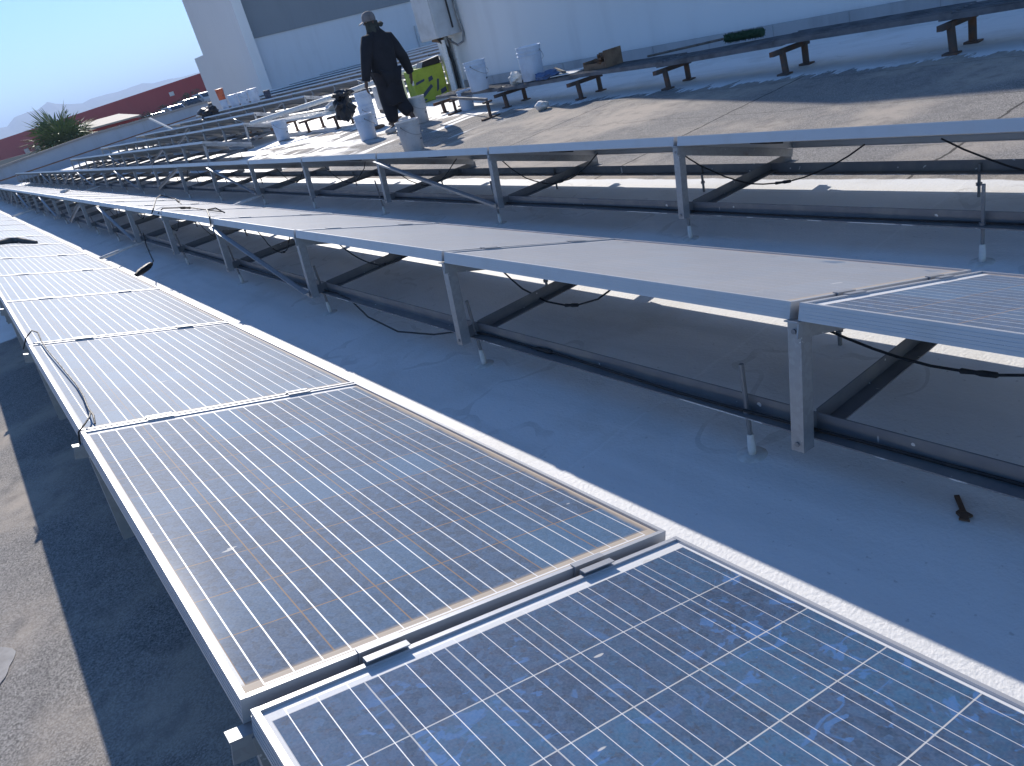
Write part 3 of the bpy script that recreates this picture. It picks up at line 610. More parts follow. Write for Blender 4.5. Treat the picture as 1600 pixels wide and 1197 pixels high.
# cable lying along the front rail of the second row and dipping out of it
x = ROWX[2] + .055; z = RZ(x) + .160
pts = [(x, -1.0, z)] + [(x + .012 * math.sin(y * 3.1), y * 1.0, z + .003 * math.sin(y * 7)) for y in [i * .16 for i in range(-4, 18)]]
pts += [(x - .01, 2.9, z - .005), (x - .03, 3.15, z - .06), (x - .05, 3.5, z - .095), (x - .04, 3.85, z - .07), (x - .01, 4.1, z - .012), (x, 4.3, z)] + [(x + .01 * math.sin(y), y, z) for y in (4.6, 5.2, 6, 7, 8, 9.2)]
cable(pts, .0045, 'black cable lying in the front rail of the second row and dipping out of it', (.58,), jit=.002)
x = ROWX[3] + .055; z = RZ(x) + .160
cable([(x + .01 * math.sin(y * 2.2), y, z) for y in [i * .4 for i in range(-4, 40)]], .0045, 'black cable lying in the front rail of the third row', None, jit=.002)
# lead looped over the corner of the third panel of the nearest row
d = Vector((math.cos(TILT), 0, -math.sin(TILT))); nn = Vector((math.sin(TILT), 0, math.cos(TILT)))
def onp(rw, s, y, h): return Vector((ROWX[rw], y, RZ(ROWX[rw]) + ZH)) + d * s + nn * h
lp = [onp(1, -.02, 4.60, -.05), onp(1, .0, 4.57, .015), onp(1, .028, 4.545, .05), onp(1, .05, 4.50, .045), onp(1, .052, 4.44, .012), onp(1, .055, 4.2, .007), onp(1, .062, 3.9, .006), onp(1, .068, 3.65, .006), onp(1, .071, 3.4, .006), onp(1, .069, 3.2, .008), onp(1, .058, 3.0, .012), onp(1, .050, 2.9, .02), onp(1, .040, 2.845, .018), onp(1, .015, 2.79, .012), onp(1, -.006, 2.77, -.004), onp(1, -.010, 2.765, -.08)]
cable(lp, .0034, 'thin black lead looped over the left corner of the third panel in the nearest row', None, jit=.0015)
cable([onp(1, .052, 2.90, .022), onp(1, .054, 2.86, .018), onp(1, .048, 2.80, .004)], .0034, 'short stub of black lead beside the loop on the third panel', None, jit=.0)
cable([onp(2, -.02, 8.12, -.04), onp(2, .0, 8.12, .012), onp(2, .16, 8.7, .09), onp(2, .34, 9.3, .11), onp(2, .46, 9.2, .07), onp(2, .46, 8.95, .02)], .006, 'black lead arching up over the edge of the second row, fifth panel', (.9,), jit=.002)
cable([onp(2, -.01, 7.9, -.03), onp(2, .05, 7.95, .02), onp(2, .22, 8.06, .012), onp(2, .33, 8.0, .012), onp(2, .32, 7.4, .01), onp(2, .30, 6.95, .01)], .006, 'black lead with a plug lying flat on the second row beside the arching one', (.45,), jit=.002)
cable([onp(2, .0, 6.2, -.06), onp(2, -.012, 6.17, .01), onp(2, .06, 6.5, .05), onp(2, .2, 6.75, .05), onp(2, .26, 6.7, .012)], .006, 'short black lead hooked over the edge of the second row, nearer than the other two', None, jit=.002)
cable([(1.49, 8.95, .36), (1.44, 8.8, .24), (1.36, 8.3, .16), (1.26, 7.9, .19), (1.235, 7.76, .20)], .006, 'thin black lead hanging from the rack of the second row to the dark plug', None)
mb = MB(); mb.tube([(1.05, 7.57, .20), (1.10, 7.62, .205), (1.2, 7.73, .21), (1.24, 7.78, .215)], [.018, .03, .03, .02], 8); tag(part(mb, 'cable_plug', 'cable', None, True), 'dark thick plug lying at the low edge of the nearest row', 'plug')
# dark rag strip on panel
mb = MB(); pts = [onp(1, s, y, .02 + .012 * math.sin(i * 1.9)) for i, (s, y) in enumerate(((.0, 11.55), (.15, 11.62), (.3, 11.6), (.42, 11.75), (.52, 11.72), (.60, 11.55), (.69, 11.42)))]
mb.tube(pts, [.03, .035, .03, .05, .035, .03, .02], 8); tag(part(mb, 'rag', 'wood', None, True), 'twisted dark rag lying across a pale panel of the nearest row', 'rag')
mb = MB(); mb.blob(onp(2, .45, 18.1, .03), .07, 3, 2, .5, (1.3, .8, .5)); tag(part(mb, 'paper_scrap', 'paper', None), 'scrap of white paper on the far part of the second row', 'paper scrap')

# conduits running across from row to row
for xa, xb, y, lab in ((.75, 1.95, 9.6, 'galvanised cross conduit between the nearest and second rows, nearer one'), (.75, 1.95, 21.3, 'galvanised cross conduit between the nearest and second rows, farther one'), (2.3, 3.5, 9.6, 'galvanised cross conduit between the second and third rows, nearest one'), (2.3, 3.5, 21.2, 'galvanised cross conduit between the second and third rows, middle one'), (2.3, 3.5, 36.0, 'galvanised cross conduit between the second and third rows, farthest one')):
    mb = MB(); mb.tube([(xa, y, RZ(xa) + .13), (xb, y + .04, RZ(xb) + .13)], .017, 10)
    tag(part(mb, 'conduit', 'sleeve', None, False), lab, 'conduit', 'conduits crossing between rows')

# rusty bracket lying on the white coat
mb = MB(); z = RZ(1.63) + .004
mb.bar((1.668, .780, z + .004), (1.612, .737, z + .005), .012, .006); mb.prism([(1.622, .748, z), (1.612, .715, z), (1.598, .722, z), (1.590, .712, z), (1.583, .735, z), (1.594, .736, z), (1.604, .752, z)], (0, 0, .007))
tag(part(mb, 'bracket', 'rust', None), 'small rusty forked bracket lying on the shaded white roof', 'bracket')
# pale patch of dried mortar on the grey membrane
mb = MB(); pts = []
for i in range(44):
    a = i / 44 * 2 * math.pi; r = 1 + .18 * math.sin(3 * a + 1) + math.sin(7 * a) * .05 + .03 * math.sin(13 * a); pts.append((-.60 + .115 * r * math.cos(a), 2.70 + .20 * r * math.sin(a), RZ(-.6) + .002))
mb.prism(pts, (0, 0, .006)); tag(part(mb, 'mortar_patch', 'mortar', None), 'pale flat patch stuck on the grey membrane at the left edge', 'patch')

# ------------------------------------------------------------------ cable tray along the wall
ty = [1.85, 3.30, 4.88, 6.40, 7.92, 9.60, 11.65]; tz = [.285, .285, .275, .262, .262, .25, .225]
tx = [6.93, 6.93, 6.92, 6.90, 6.92, 6.96, 7.16]
def cable_tray(lab, ty, tx, tz, deckmat):
    t = thing('cable_tray', lab, 'cable tray')
    for i in range(len(ty) - 1):
        xa, xb = tx[i], tx[i + 1]; za, zb = RZ(xa) + tz[i], RZ(xb) + tz[i + 1] + (.012 if i % 2 else -.012)
        mb = MB(); wdt = .44
        mb.hexa([(xa - .02, ty[i], za), (xa - .02 + wdt, ty[i], za), (xb - .02 + wdt, ty[i + 1] + .10, zb), (xb - .02, ty[i + 1] + .10, zb), (xa - .02, ty[i], za + .045), (xa - .02 + wdt, ty[i], za + .045), (xb - .02 + wdt, ty[i + 1] + .10, zb + .045), (xb - .02, ty[i + 1] + .10, zb + .045)])
        for q in range(5):
            f = .03 + q * .1; mb.hexa([(xa - .02 + f - .008, ty[i] + .005, za + .046), (xa - .02 + f + .008, ty[i] + .005, za + .046), (xb - .02 + f + .008, ty[i + 1] + .09, zb + .046), (xb - .02 + f - .008, ty[i + 1] + .09, zb + .046), (xa - .02 + f - .008, ty[i] + .005, za + .055), (xa - .02 + f + .008, ty[i] + .005, za + .055), (xb - .02 + f + .008, ty[i + 1] + .09, zb + .055), (xb - .02 + f - .008, ty[i + 1] + .09, zb + .055)])
        part(mb, 'deck', deckmat, t)
    for i in range(len(ty)):
        x, y, z = tx[i], ty[i] + .03, RZ(tx[i]) + tz[i]
        mb = MB(); mb.box((x - .13, y - .02, z - .075), (x + .47, y + .03, z - .03)); part(mb, 'cross_arm', 'post', t)
        for xo in (.03, .40):
            mb = MB(); mb.tube([(x + xo, y - .01 - .02 * (xo < .1), RZ(x + xo) - .01), (x + xo, y, z - .03)], .032, 10); mb.box((x + xo - .05, y - .075, RZ(x + xo) - .01), (x + xo + .045, y + .045, RZ(x + xo) + .016)); part(mb, 'post', 'post', t)
cable_tray('long grey cable tray on rusty posts along the shaded wall', ty, tx, tz, 'tray')
cable_tray('white-topped cable tray on dark posts, behind the loose buckets left of the person', [15.4, 16.9, 18.4, 20.0, 21.6], [6.88, 6.86, 6.84, 6.82, 6.8], [.30, .30, .30, .30, .30], 'sleeve')
t = thing('steel_frame', 'low black steel frame standing on the membrane in front of the tray end', 'frame')
mb = MB(); mb.bar((6.42, 9.26, .52), (7.08, 11.2, .53), .03, .035); part(mb, 'beam', 'tray', t)
for (x, y) in ((6.43, 9.28), (7.05, 11.1)):
    mb = MB(); mb.bar((x, y, RZ(x) - .01), (x, y, .50), .032, .032, (0, 1, 0)); mb.box((x - .15, y - .03, RZ(x) - .005), (x + .15, y + .03, RZ(x) + .02)); mb.box((x - .07, y - .03, .475), (x + .07, y + .02, .50)); part(mb, 'post', 'post', t)

def tz_at(y):
    for i in range(len(ty) - 1):
        if ty[i] <= y <= ty[i + 1]:
            f = (y - ty[i]) / (ty[i + 1] - ty[i]); return (RZ(tx[i]) + tz[i]) * (1 - f) + (RZ(tx[i + 1]) + tz[i + 1]) * f + .062
    return .6
# push broom
t = thing('push_broom', 'push broom with a dark green brush lying on the tray against the wall', 'broom', (7.26, 0, 0))
mb = MB()
for i in range(700):
    y = 5.32 + .46 * random.random(); a = random.uniform(0, 2 * math.pi); r = .05 + random.uniform(-.006, .012); c = Vector((-.02, y, tz_at(5.5) + .065))
    dv = Vector((math.cos(a), random.uniform(-.25, .25), math.sin(a))); s_ = dv.cross(Vector((0, 1, 0))).normalized() * .004
    v = [mb.bm.verts.new(q) for q in (c + dv * .015 - s_, c + dv * .015 + s_, c + dv * r + s_ * .6, c + dv * r - s_ * .6)]; mb.bm.faces.new(v)
mb.tube([(-.02, 5.32, tz_at(5.5) + .065), (-.02, 5.78, tz_at(5.5) + .065)], .042, 12); part(mb, 'brush', 'brush', t)
mb = MB(); mb.tube([(-.02, 5.6, tz_at(5.6) + .075), (.04, 7.0, tz_at(7) + .02)], .013, 8); part(mb, 'handle', 'wood', t)
# open brown box of scrap
t = thing('carton', 'open brown carton of dark scrap standing on the tray', 'carton', (7.14, 7.62, tz_at(7.6)), R(-4))
mb = MB(); mb.box((-.14, -.22, 0), (.14, -.205, .2)); mb.box((-.14, .205, 0), (.14, .22, .1)); mb.box((-.14, -.205, 0), (-.128, .205, .07)); mb.box((.128, -.205, 0), (.14, .205, .16)); mb.box((-.128, -.205, 0), (.128, .205, .012)); part(mb, 'box', 'kraft', t)
mb = MB()
for i in range(16):
    a = Vector((random.uniform(-.1, .1), random.uniform(-.19, .15), random.uniform(.03, .08))); b = a + Vector((random.uniform(-.1, .1), random.uniform(-.1, .1), random.uniform(.02, .11))); mb.bar(a, b, random.uniform(.02, .05), random.uniform(.015, .04))
part(mb, 'scrap', 'rust', t)
mb = MB(); mb.blob((6.98, 8.55, tz_at(8.5) + .035), .13, 4, 3, .5, (.9, 1.5, .45)); tag(part(mb, 'blue_cloth', 'bluecloth', None, True), 'crumpled blue cloth on the tray left of the brown carton', 'cloth')
mb = MB(); mb.hexa([(6.93, 7.95, tz_at(8) + .006), (7.25, 7.98, tz_at(8) + .006), (7.22, 8.45, tz_at(8.4) + .006), (6.9, 8.4, tz_at(8.4) + .006), (6.93, 7.95, tz_at(8) + .014), (7.25, 7.98, tz_at(8) + .03), (7.22, 8.45, tz_at(8.4) + .02), (6.9, 8.4, tz_at(8.4) + .012)]); tag(part(mb, 'paper_sheet', 'paper', None), 'flat white sheet lying on the sunlit part of the tray', 'paper')
mb = MB(); mb.bar((7.0, 8.2, tz_at(8.2) + .03), (7.28, 8.72, tz_at(8.7) + .075), .03, .02); tag(part(mb, 'stick', 'wood', None), 'short brown stick leaning over the blue cloth', 'stick')
mb = MB(); mb.blob((6.58, 8.3, RZ(6.6) + .055), .085, 9, 3, .3, (1.1, 1.1, .7)); tag(part(mb, 'crumpled_paper', 'paper', None, True), 'round crumpled white paper lying at the edge of the tray shadow', 'paper')
mb = MB(); mb.blob((7.05, 9.35, tz_at(9.3) + .06), .09, 12, 3, .4, (1, 1, .9)); tag(part(mb, 'crumpled_paper', 'paper', None, True), 'crumpled white paper on the tray between the two buckets', 'paper')

# ------------------------------------------------------------------ buckets
def bucket(loc, lab, s=1.0, mat='plastic', rz=0, lid=False, tilt=None, group='paint buckets on the roof'):
    t = thing('bucket', lab, 'bucket', loc, rz, group)
    if tilt: t.rotation_euler = (tilt[0], tilt[1], rz)
    mb = MB(); P = [(.128, 0), (.132, .006), (.146, .27), (.146, .285), (.156, .287), (.156, .297), (.147, .299), (.148, .325), (.157, .327), (.157, .336), (.149, .338), (.150, .372), (.158, .374), (.158, .392), (.149, .392)]
    P = [(r * s, z * s) for r, z in P]
    if not lid: P += [(.143 * s, .385 * s), (.128 * s, .03 * s)]
    mb.lathe(P, 32); part(mb, 'body', mat, t, True)
    if lid:
        mb = MB(); mb.lathe([(.16 * s, .385 * s), (.162 * s, .405 * s), (.14 * s, .41 * s), (.138 * s, .403 * s)], 32); part(mb, 'lid', mat, t, True)
    mb = MB(); pts = [(.155 * s * math.cos(a), -(.02 + .155 * math.sin(a)) * s, (.33 - .13 * math.sin(a)) * s) for a in [i * math.pi / 14 for i in range(15)]]
    mb.tube(pts, .0028, 5); mb.tube([pts[0], Vector(pts[0]) + Vector((-.02, 0, 0))], .012, 8); mb.tube([pts[-1], Vector(pts[-1]) + Vector((.02, 0, 0))], .012, 8); part(mb, 'handle', 'wire', t)
    mb = MB(); a0 = R(random.uniform(-115, -75)); w_ = .35
    for j in range(4):
        a1, a2 = a0 + j * w_ / 4, a0 + (j + 1) * w_ / 4; r1, r2, z1, z2 = .1395 * s, .1405 * s, .13 * s, .15 * s
        mb.poly([(r1 * math.cos(a1), r1 * math.sin(a1), z1), (r1 * math.cos(a2), r1 * math.sin(a2), z1 + .004), (r2 * math.cos(a2), r2 * math.sin(a2), z2 + .004), (r2 * math.cos(a1), r2 * math.sin(a1), z2)])
    part(mb, 'print_mark', 'inkblue', t)
    return t
bucket((5.02, 9.12, RZ(5.02)), 'open white paint bucket in front of the walking person, just behind the third row', 1.0, 'plastic_old', .3)
bucket((5.86, 12.02, RZ(5.86)), 'white bucket on the membrane left of the walking person, in front of the double stack', 1.0, 'plastic', 1.1)
bucket((6.75, 13.6, RZ(6.75)), 'lower bucket of the double stack left of the walking person', 1.0, 'plastic', .5)
bucket((6.76, 13.6, RZ(6.75) + .235), 'upper bucket of the double stack left of the walking person', 1.0, 'plastic', 2.0)
bucket((6.42, 17.3, RZ(6.42)), 'white bucket alone on the streaked roof in front of the white-topped tray', 1.06, 'plastic', .2, tilt=(R(-4), R(5)))
bucket((6.62, 11.55, RZ(6.62)), 'dull translucent bucket behind the legs of the walking person', 1.05, 'plastic_old', .2)
bucket((6.9, 10.05, tz_at(10.0)), 'upright white bucket with a dark mark on the tray beside the cabinet post', 1.06, 'plastic', .4)
bucket((7.06, 8.95, tz_at(8.95)), 'white bucket with a stained side on the tray right of the marked one', 1.12, 'plastic', 1.8, tilt=(0, R(-2)))
bucket((7.16, 10.9, RZ(7.16) - 0.0), 'white bucket lying on the white roof under the tray, left of the marked bucket', .8, 'plastic', 0.6)
RY8 = RZ(ROWX[8]) + ZH
def onrow(rw, s, y): return onp(rw, s, y, .002)
for s_, y, mt, sc, lab in ((.16, 30.0, 'plastic', 1.25, 'white drum on the far panels, rightmost and tallest of the group by the beige wall'), (.16, 31.2, 'plastic', 1.2, 'white drum in the middle of the group by the beige wall'), (.16, 32.4, 'plastic', 1.2, 'white drum just right of the red-topped pail by the beige wall'), (.16, 33.7, 'plastic', .95, 'white pail under the red one by the beige wall')):
    bucket(onrow(8, s_, y), lab, sc, mt, random.random() * 3, True, group='drums on the far panels')
bucket(onrow(8, .16, 33.7) + Vector((0, 0, .39)), 'red pail on top of a white one by the beige wall', 1.05, 'lightplastic', 0, True, group='drums on the far panels')
bucket(onrow(8, .16, 28.6), 'small dark blue pail at the right end of the group by the beige wall', .8, 'inkblue', 0, True, group='drums on the far panels')
mb = MB(); mb.blob(onrow(7, .3, 31.5) + Vector((0, 0, .2)), .34, 5, 3, .5, (1, 1.2, .7)); tag(part(mb, 'black_bag', 'bag', None), 'dark heap of sacking on the far panels left of the red pail', 'bag')
mb = MB(); mb.bar(onrow(6, .3, 31.5) + Vector((0, 0, .0)), onrow(6, .1, 32.0) + Vector((-.35, 0, .55)), .12, .05); tag(part(mb, 'plank', 'sleeve', None), 'pale plank leaning up on the far panels left of the dark heap', 'plank')

# green carton, grey carton
t = thing('carton', 'lime green carton with dark printing beside the cabinet post', 'carton', (8.62, 14.35, RZ(8.6)), R(-14)); t.scale = (1.06, 1.06, 1.06)
mb = MB(); mb.box((-.34, -.24, 0), (.30, .24, .60)); part(mb, 'box', 'green', t, False, .012)
mb = MB()
for pts in ([(-.30, .33), (-.12, .37), (-.11, .41), (-.29, .38)], [(-.2, .09), (.02, .24), (-.01, .29), (-.22, .15)], [(-.04, .33), (.06, .36), (.05, .43), (-.03, .41)], [(.07, .13), (.12, .16), (.17, .34), (.13, .35)], [(.14, .06), (.27, .1), (.26, .18), (.15, .15)], [(-.24, .02), (-.16, .03), (-.16, .06), (-.24, .05)]):
    mb.prism([(x, -.2445, z) for x, z in pts], (0, .003, 0))
part(mb, 'printing', 'inkblue', t)
mb = MB(); mb.hexa([(-.1, -.22, .601), (.28, -.22, .601), (.28, .2, .601), (-.1, .2, .601), (-.06, -.26, .70), (.26, -.3, .73), (.26, .1, .72), (-.06, .1, .69)]); part(mb, 'flap', 'bag', t)
t = thing('carton', 'plain pale grey box half hidden behind the walking person and the green carton', 'carton', (8.25, 15.3, RZ(8.25)), R(-14)); mb = MB(); mb.box((-.32, -.2, .06), (.3, .2, .52)); part(mb, 'box', 'plastic_old', t, False, .01)
mb = MB()
for x in (-.3, .24): mb.box((x, -.18, -.02), (x + .05, .18, .058))
part(mb, 'skid', 'wood', t)
# black bag and bits by the fifth row end
t = thing('black_bag', 'black bag slumped at the near end of the white-topped tray, behind the buckets', 'bag', (7.0, 15.05, RZ(7.0)))
mb = MB(); mb.blob((0, 0, .33), .24, 2, 3, .45, (.9, .8, 1.0)); mb.blob((.10, .1, .60), .17, 6, 3, .5, (1.3, .9, .6)); part(mb, 'sack', 'bag', t)
mb = MB(); mb.blob((7.15, 15.7, RZ(7) + .42), .2, 21, 3, .4, (1.3, 1.1, .5)); tag(part(mb, 'plastic_sheet', 'paper', None, True), 'bundle of white plastic sheet on the near end of the white-topped tray', 'plastic sheet')
mb = MB(); random.seed(11)
for i, (x, y, c) in enumerate([(6.55, 12.9, 0), (6.75, 12.7, 0), (6.9, 12.6, 1), (6.4, 13.1, 1), (7.0, 13.0, 0)]):
    mb = MB(); mb.blob((x, y, RZ(x) + .03), .07, 30 + i, 2, .6, (1.6, 1, .5)); tag(part(mb, 'rag', 'kraft' if c == 0 else 'paper', None), ['brown rag at the foot of the double bucket stack', 'brown rag just right of the stack foot', 'white rag nearest the walking person', 'white rag behind the front bucket', 'brown rag behind the white rag near the walking person'][i], 'rag', 'rags round the double bucket stack')

# ------------------------------------------------------------------ cabinet, its post, cables, white pipe
t = thing('electrical_cabinet', 'tall grey electrical cabinet on the corner of the shaded wall', 'cabinet', (8.45, 13.25, 1.43))
mb = MB(); mb.box((0, 0, 0), (.545, .62, 1.7)); part(mb, 'body', 'cabinet', t, False, .008)
mb = MB(); mb.box((-.018, .02, .03), (-.001, .6, 1.67)); part(mb, 'door', 'cabinet', t)
mb = MB(); mb.tube([(.30, -.05, 1.7), (.34, -.05, .25), (.36, -.02, .12)], .018, 8); part(mb, 'conduit', 'cable', t, True)
mb = MB(); mb.tube([(.46, -.06, 1.7), (.49, -.06, .3), (.52, -.08, -.02), (.49, -.06, -.16), (.40, .02, -.2), (.32, .12, -.1), (.3, .2, .0)], .022, 8); part(mb, 'hose', 'wire', t, True)
t = thing('cable_post', 'white channel post carrying a black cable down from the cabinet', 'post', (8.72, 13.42, RZ(8.72)))
mb = MB(); mb.box((-.10, -.05, -.01), (-.07, .08, 1.02)); mb.box((.09, -.05, -.01), (.12, .08, 1.02)); mb.box((-.10, .08, -.01), (.12, .10, 1.02)); part(mb, 'channel', 'sleeve', t)
mb = MB(); mb.tube([(-.12, .12, 1.10), (-.08, .05, .98), (-.01, .0, .85), (.02, -.01, .6), (.02, -.01, .0)], .032, 8); part(mb, 'cable', 'cable', t, True)
mb = MB(); mb.tube([(.02, .05, 1.08), (.03, .06, .70)], .055, 10); part(mb, 'gland', 'wire', t, True)
mb = MB(); mb.tube([(-.18, .2, 1.08), (-.05, .1, 1.02), (0, .05, .92)], .05, 8); part(mb, 'elbow', 'kraft', t, True)
mb = MB(); mb.tube([(9.0, 14.3, 1.09), (8.7, 14.75, 1.02), (7.4, 15.9, .88), (6.4, 17.2, .80), (6.05, 17.9, .76)], .052, 12); 
tag(part(mb, 'white_pipe', 'sleeve', None, True), 'thick white pipe slanting from the cabinet down to the fifth row', 'pipe')

# ------------------------------------------------------------------ person
def skin_mesh(name, verts, edges, radii, mat, sub=2, rootv=0):
    me = bpy.data.meshes.new(name); me.from_pydata(verts, edges, []); o = bpy.data.objects.new(name, me); COL.objects.link(o)
    md = o.modifiers.new('skin', 'SKIN'); md.use_smooth_shade = True
    for i, r in enumerate(radii):
        sv = me.skin_vertices[0].data[i]; sv.radius = r if isinstance(r, tuple) else (r, r); sv.use_root = (i == rootv)
    o.modifiers.new('sub', 'SUBSURF').levels = sub; o.modifiers['sub'].render_levels = sub
    bpy.context.view_layer.update()
    dg = bpy.context.evaluated_depsgraph_get(); m2 = bpy.data.meshes.new_from_object(o.evaluated_get(dg)); bpy.data.objects.remove(o)
    m2.name = name; m2.materials.clear(); m2.materials.append(mat); m2.polygons.foreach_set('use_smooth', [True] * len(m2.polygons)); return m2
PX, PY = 6.3, 11.5
t = thing('person', 'person in loose black work clothes and a grey cap walking away between the paint buckets', 'person', (PX, PY, RZ(PX)))
J = dict(pel=(-.075, 0, .86), wai=(-.075, .01, 1.06), che=(-.05, .02, 1.26), nec=(-.035, .02, 1.44), hd0=(-.06, .03, 1.54), hd1=(-.075, .03, 1.66), hd2=(-.07, .03, 1.74),
         sL=(-.235, .0, 1.375), eL=(-.375, -.03, 1.09), wL=(-.455, .0, .85), sR=(.145, .02, 1.345), eR=(.285, -.02, 1.04), wR=(.365, .02, .80),
         hL=(-.165, .0, .84), kL=(-.14, .07, .45), aL=(-.165, .05, .09), tL=(-.215, .20, .035), hR=(.015, 0, .83), kR=(.035, .03, .44), aR=(.075, -.20, .15), tR=(.05, -.08, .05))
names = list(J); V = [J[n] for n in names]; I = {n: i for i, n in enumerate(names)}
E_ = [('pel', 'wai'), ('wai', 'che'), ('che', 'nec'), ('nec', 'hd0'), ('hd0', 'hd1'), ('hd1', 'hd2'), ('che', 'sL'), ('sL', 'eL'), ('eL', 'wL'), ('che', 'sR'), ('sR', 'eR'), ('eR', 'wR'), ('pel', 'hL'), ('hL', 'kL'), ('kL', 'aL'), ('aL', 'tL'), ('pel', 'hR'), ('hR', 'kR'), ('kR', 'aR'), ('aR', 'tR')]
rad = dict(pel=(.15, .11), wai=(.15, .105), che=(.165, .115), nec=.055, hd0=.07, hd1=(.082, .095), hd2=.065, sL=.07, eL=.045, wL=.030, sR=.07, eR=.045, wR=.030, hL=.09, kL=.06, aL=.042, tL=.035, hR=.09, kR=.06, aR=.042, tR=.035)
EE = [(I[a], I[b]) for a, b in E_]; RR = [rad[n] for n in names]
# fingers: own chains rooted in the palm
for side, wr, dirv, sg in (('L', J['wL'], Vector((-.16, .06, -1)), -1), ('R', J['wR'], Vector((-.05, .1, -1)), 1)):
    dv = dirv.normalized(); palm = Vector(wr) + dv * .085; V.append(tuple(palm)); RR.append((.034, .022)); pi = len(V) - 1; EE.append((I['w' + side], pi))
    for q, ln in enumerate((.072, .082, .076, .06)):
        across = Vector((.1, 1, 0)).normalized(); b = palm + across * (-.027 + q * .018) + dv * .02; mid = b + dv * ln * .55 + Vector((-sg * .006, 0, 0)); tip = mid + (dv + Vector((-sg * .5, 0, 0))).normalized() * ln * .5
        i0 = len(V); V += [tuple(b), tuple(mid), tuple(tip)]; RR += [.0095, .009, .0075]; EE += [(pi, i0), (i0, i0 + 1), (i0 + 1, i0 + 2)]
    b = palm - dv * .04 + Vector((0, .035, 0)); tip = b + (dv + Vector((0, .6, 0))).normalized() * .055; i0 = len(V); V += [tuple(b), tuple(tip)]; RR += [.012, .009]; EE += [(pi, i0), (i0, i0 + 1)]
ob('body', skin_mesh('body', V, EE, RR, MAT['skin'], 1), t)
# long coat: lofted ellipses with sleeves; trousers below
mb = MB(); rings = []
for (x, y, z, rx, ry) in ((-.062, .03, 1.585, .098, .10), (-.055, .03, 1.52, .112, .108), (-.05, .02, 1.455, .17, .12), (-.045, .02, 1.39, .245, .14), (-.05, .01, 1.28, .268, .155), (-.06, .01, 1.12, .245, .155), (-.07, 0, .95, .232, .16), (-.075, 0, .78, .228, .155), (-.065, .0, .60, .205, .15), (-.05, .0, .42, .185, .14), (-.045, .0, .405, .16, .12)):
    rings.append([mb.bm.verts.new((x + .93 * rx * math.cos(2 * math.pi * q / 28) * (1 + .035 * math.sin(3 * q + z * 17)), y + ry * math.sin(2 * math.pi * q / 28) * (1 + .05 * math.sin(2.3 * q + z * 11)), z + (.012 * math.sin(q * 1.3) if z < .5 else 0))) for q in range(28)])
for i in range(len(rings) - 1):
    for q in range(28): mb.bm.faces.new([rings[i][q], rings[i][(q + 1) % 28], rings[i + 1][(q + 1) % 28], rings[i + 1][q]])
mb.bm.faces.new(rings[0]); mb.bm.faces.new(rings[-1][::-1])
for sd_, r0 in (('L', .10), ('R', .10)):
    S_, E2, W_ = Vector(J['s' + sd_]), Vector(J['e' + sd_]), Vector(J['w' + sd_]); inn = Vector((-.05, .02, 1.37))
    P = [inn.lerp(S_, .45), S_, S_.lerp(E2, .35), S_.lerp(E2, .7), E2, E2.lerp(W_, .3), E2.lerp(W_, .65), W_ + (W_ - E2) * .02]
    mb.tube(P, [.11, .112, .104, .094, .086, .08, .072, .060], 14)
part(mb, 'coat', 'cloth', t, True)
tn = ['pel', 'hL', 'kL', 'aL', 'hR', 'kR', 'aR']; tv = [J[n] for n in tn]; tr = [(.19, .14), .155, .135, .098, .155, .13, .10]
tv[3] = (-.165, .055, .13); tv[6] = (.07, -.16, .20)
ob('trousers', skin_mesh('trousers', [tuple(v) for v in tv], [(0, 1), (1, 2), (2, 3), (0, 4), (4, 5), (5, 6)], tr, MAT['cloth'], 2), t)
# cap with brim, scarf, shoes, facial features
mb = MB(); hc = Vector((-.085, .03, 1.665)); prof = [(.103, -.02), (.106, .02), (.100, .06), (.08, .098), (.045, .118), (.012, .124)]
mb.lathe([(r, z) for r, z in prof], 24, hc)
brim = [(hc.x - .07, hc.y - .07, hc.z + .0), (hc.x - .12, hc.y - .055, hc.z - .022), (hc.x - .175, hc.y - .0, hc.z - .045), (hc.x - .165, hc.y + .06, hc.z - .045), (hc.x - .11, hc.y + .10, hc.z - .025), (hc.x - .05, hc.y + .09, hc.z + .0)]
mb.prism(brim, (0, 0, .009)); part(mb, 'cap', 'cap', t, True)
mb = MB(); mb.lathe([(.11, -.06), (.118, -.02), (.106, .03), (.104, .08), (.100, .125), (.096, .14)], 20, (-.062, .028, 1.50)); mb.blob((.055, -.02, 1.575), .05, 8, 2, .3, (1, .8, .8)); part(mb, 'scarf', 'scarf', t, True)
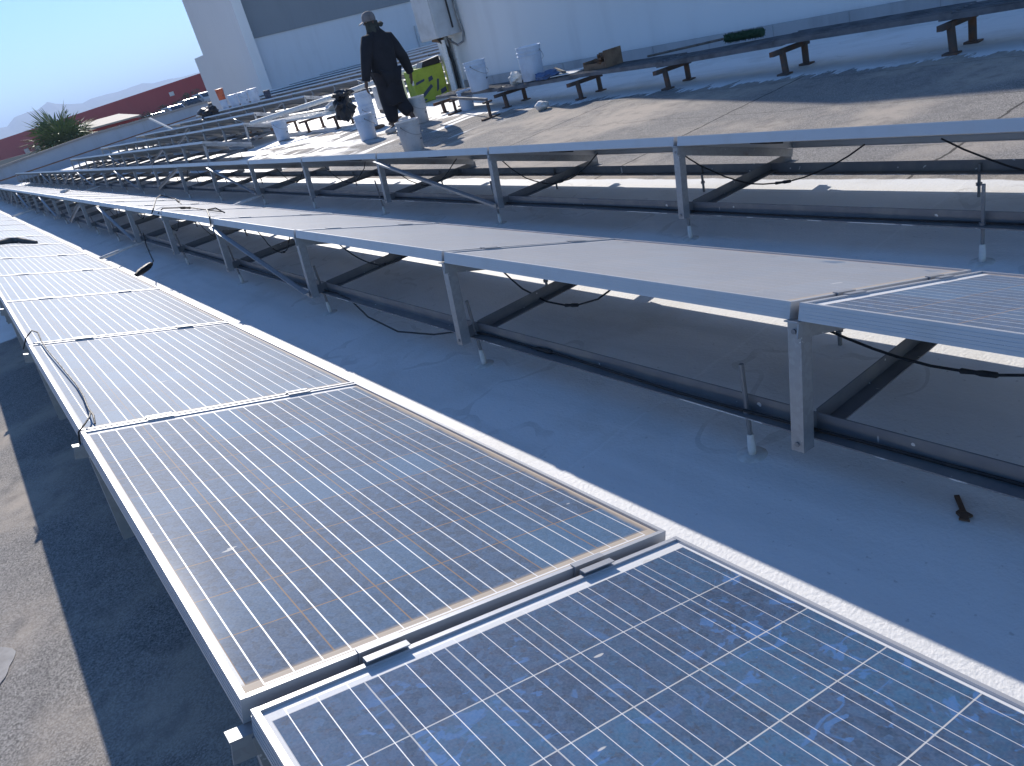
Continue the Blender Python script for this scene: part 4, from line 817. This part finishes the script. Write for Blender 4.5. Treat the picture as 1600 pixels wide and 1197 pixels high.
mb = MB(); c = Vector((-.165, .04, 1.625)); mb.tube([c + Vector((.01, 0, .025)), c + Vector((-.022, .004, -.008)), c + Vector((.005, .003, -.018))], [.008, .014, .009], 8); part(mb, 'nose', 'skin', t, True)
for sy in (-.02, .045):
    mb = MB(); mb.blob((-.152, .03 + sy, 1.645), .009, 1, 2, 0); part(mb, 'eye', 'shoe', t, True)
mb = MB(); mb.blob((-.155, .035, 1.583), .016, 1, 2, .05, (.4, 1.2, .35)); part(mb, 'mouth', 'rust', t, True)
for sy in (-.095, .095):
    mb = MB(); mb.blob((-.075, .03 + sy, 1.62), .026, 2, 2, .05, (.8, .35, 1.1)); part(mb, 'ear', 'skin', t, True)
for a, b, tip in (('aL', 'tL', 1), ('aR', 'tR', 0)):
    A_, B_ = Vector(J[a]), Vector(J[b]); dv = (B_ - A_)
    mb = MB(); heel = A_ - Vector((0, .04, .045)); toe = B_ + Vector((dv.x * .3, dv.y * .35, -.002))
    mb.tube([heel + Vector((0, -.02, .01)), heel + Vector((0, .02, .005)), heel.lerp(toe, .5), toe + Vector((0, -.02, -.005)), toe + Vector((0, .03, -.008))], [.03, .05, .047, .042, .02], 10); part(mb, 'shoe', 'shoe', t, True)
mb = MB(); p = Vector(J['wR']) + Vector((.005, .02, -.14)); mb.bar(p, p + Vector((.0, .01, -.07)), .03, .018); tag(part(mb, 'white_cup', 'paper', None), 'small white item held in the right hand of the walking person', 'held item').location = (PX, PY, RZ(PX))

# ------------------------------------------------------------------ haze
mb = MB(); mb.box((-7500, -300, -30), (8500, 9800, 300)); hz = mb.mesh('haze', bpy.data.materials.new('haze'))
hm = hz.materials[0]; hm.use_nodes = True; hn = hm.node_tree; hn.nodes.remove(hn.nodes['Principled BSDF'])
pv = hn.nodes.new('ShaderNodeVolumePrincipled'); pv.inputs['Color'].default_value = (.50, .68, 1.0, 1); pv.inputs['Density'].default_value = 3.2e-4; pv.inputs['Anisotropy'].default_value = .2
hn.links.new(pv.outputs[0], hn.nodes['Material Output'].inputs['Volume'])
tag(ob('haze', hz), kind='stuff')
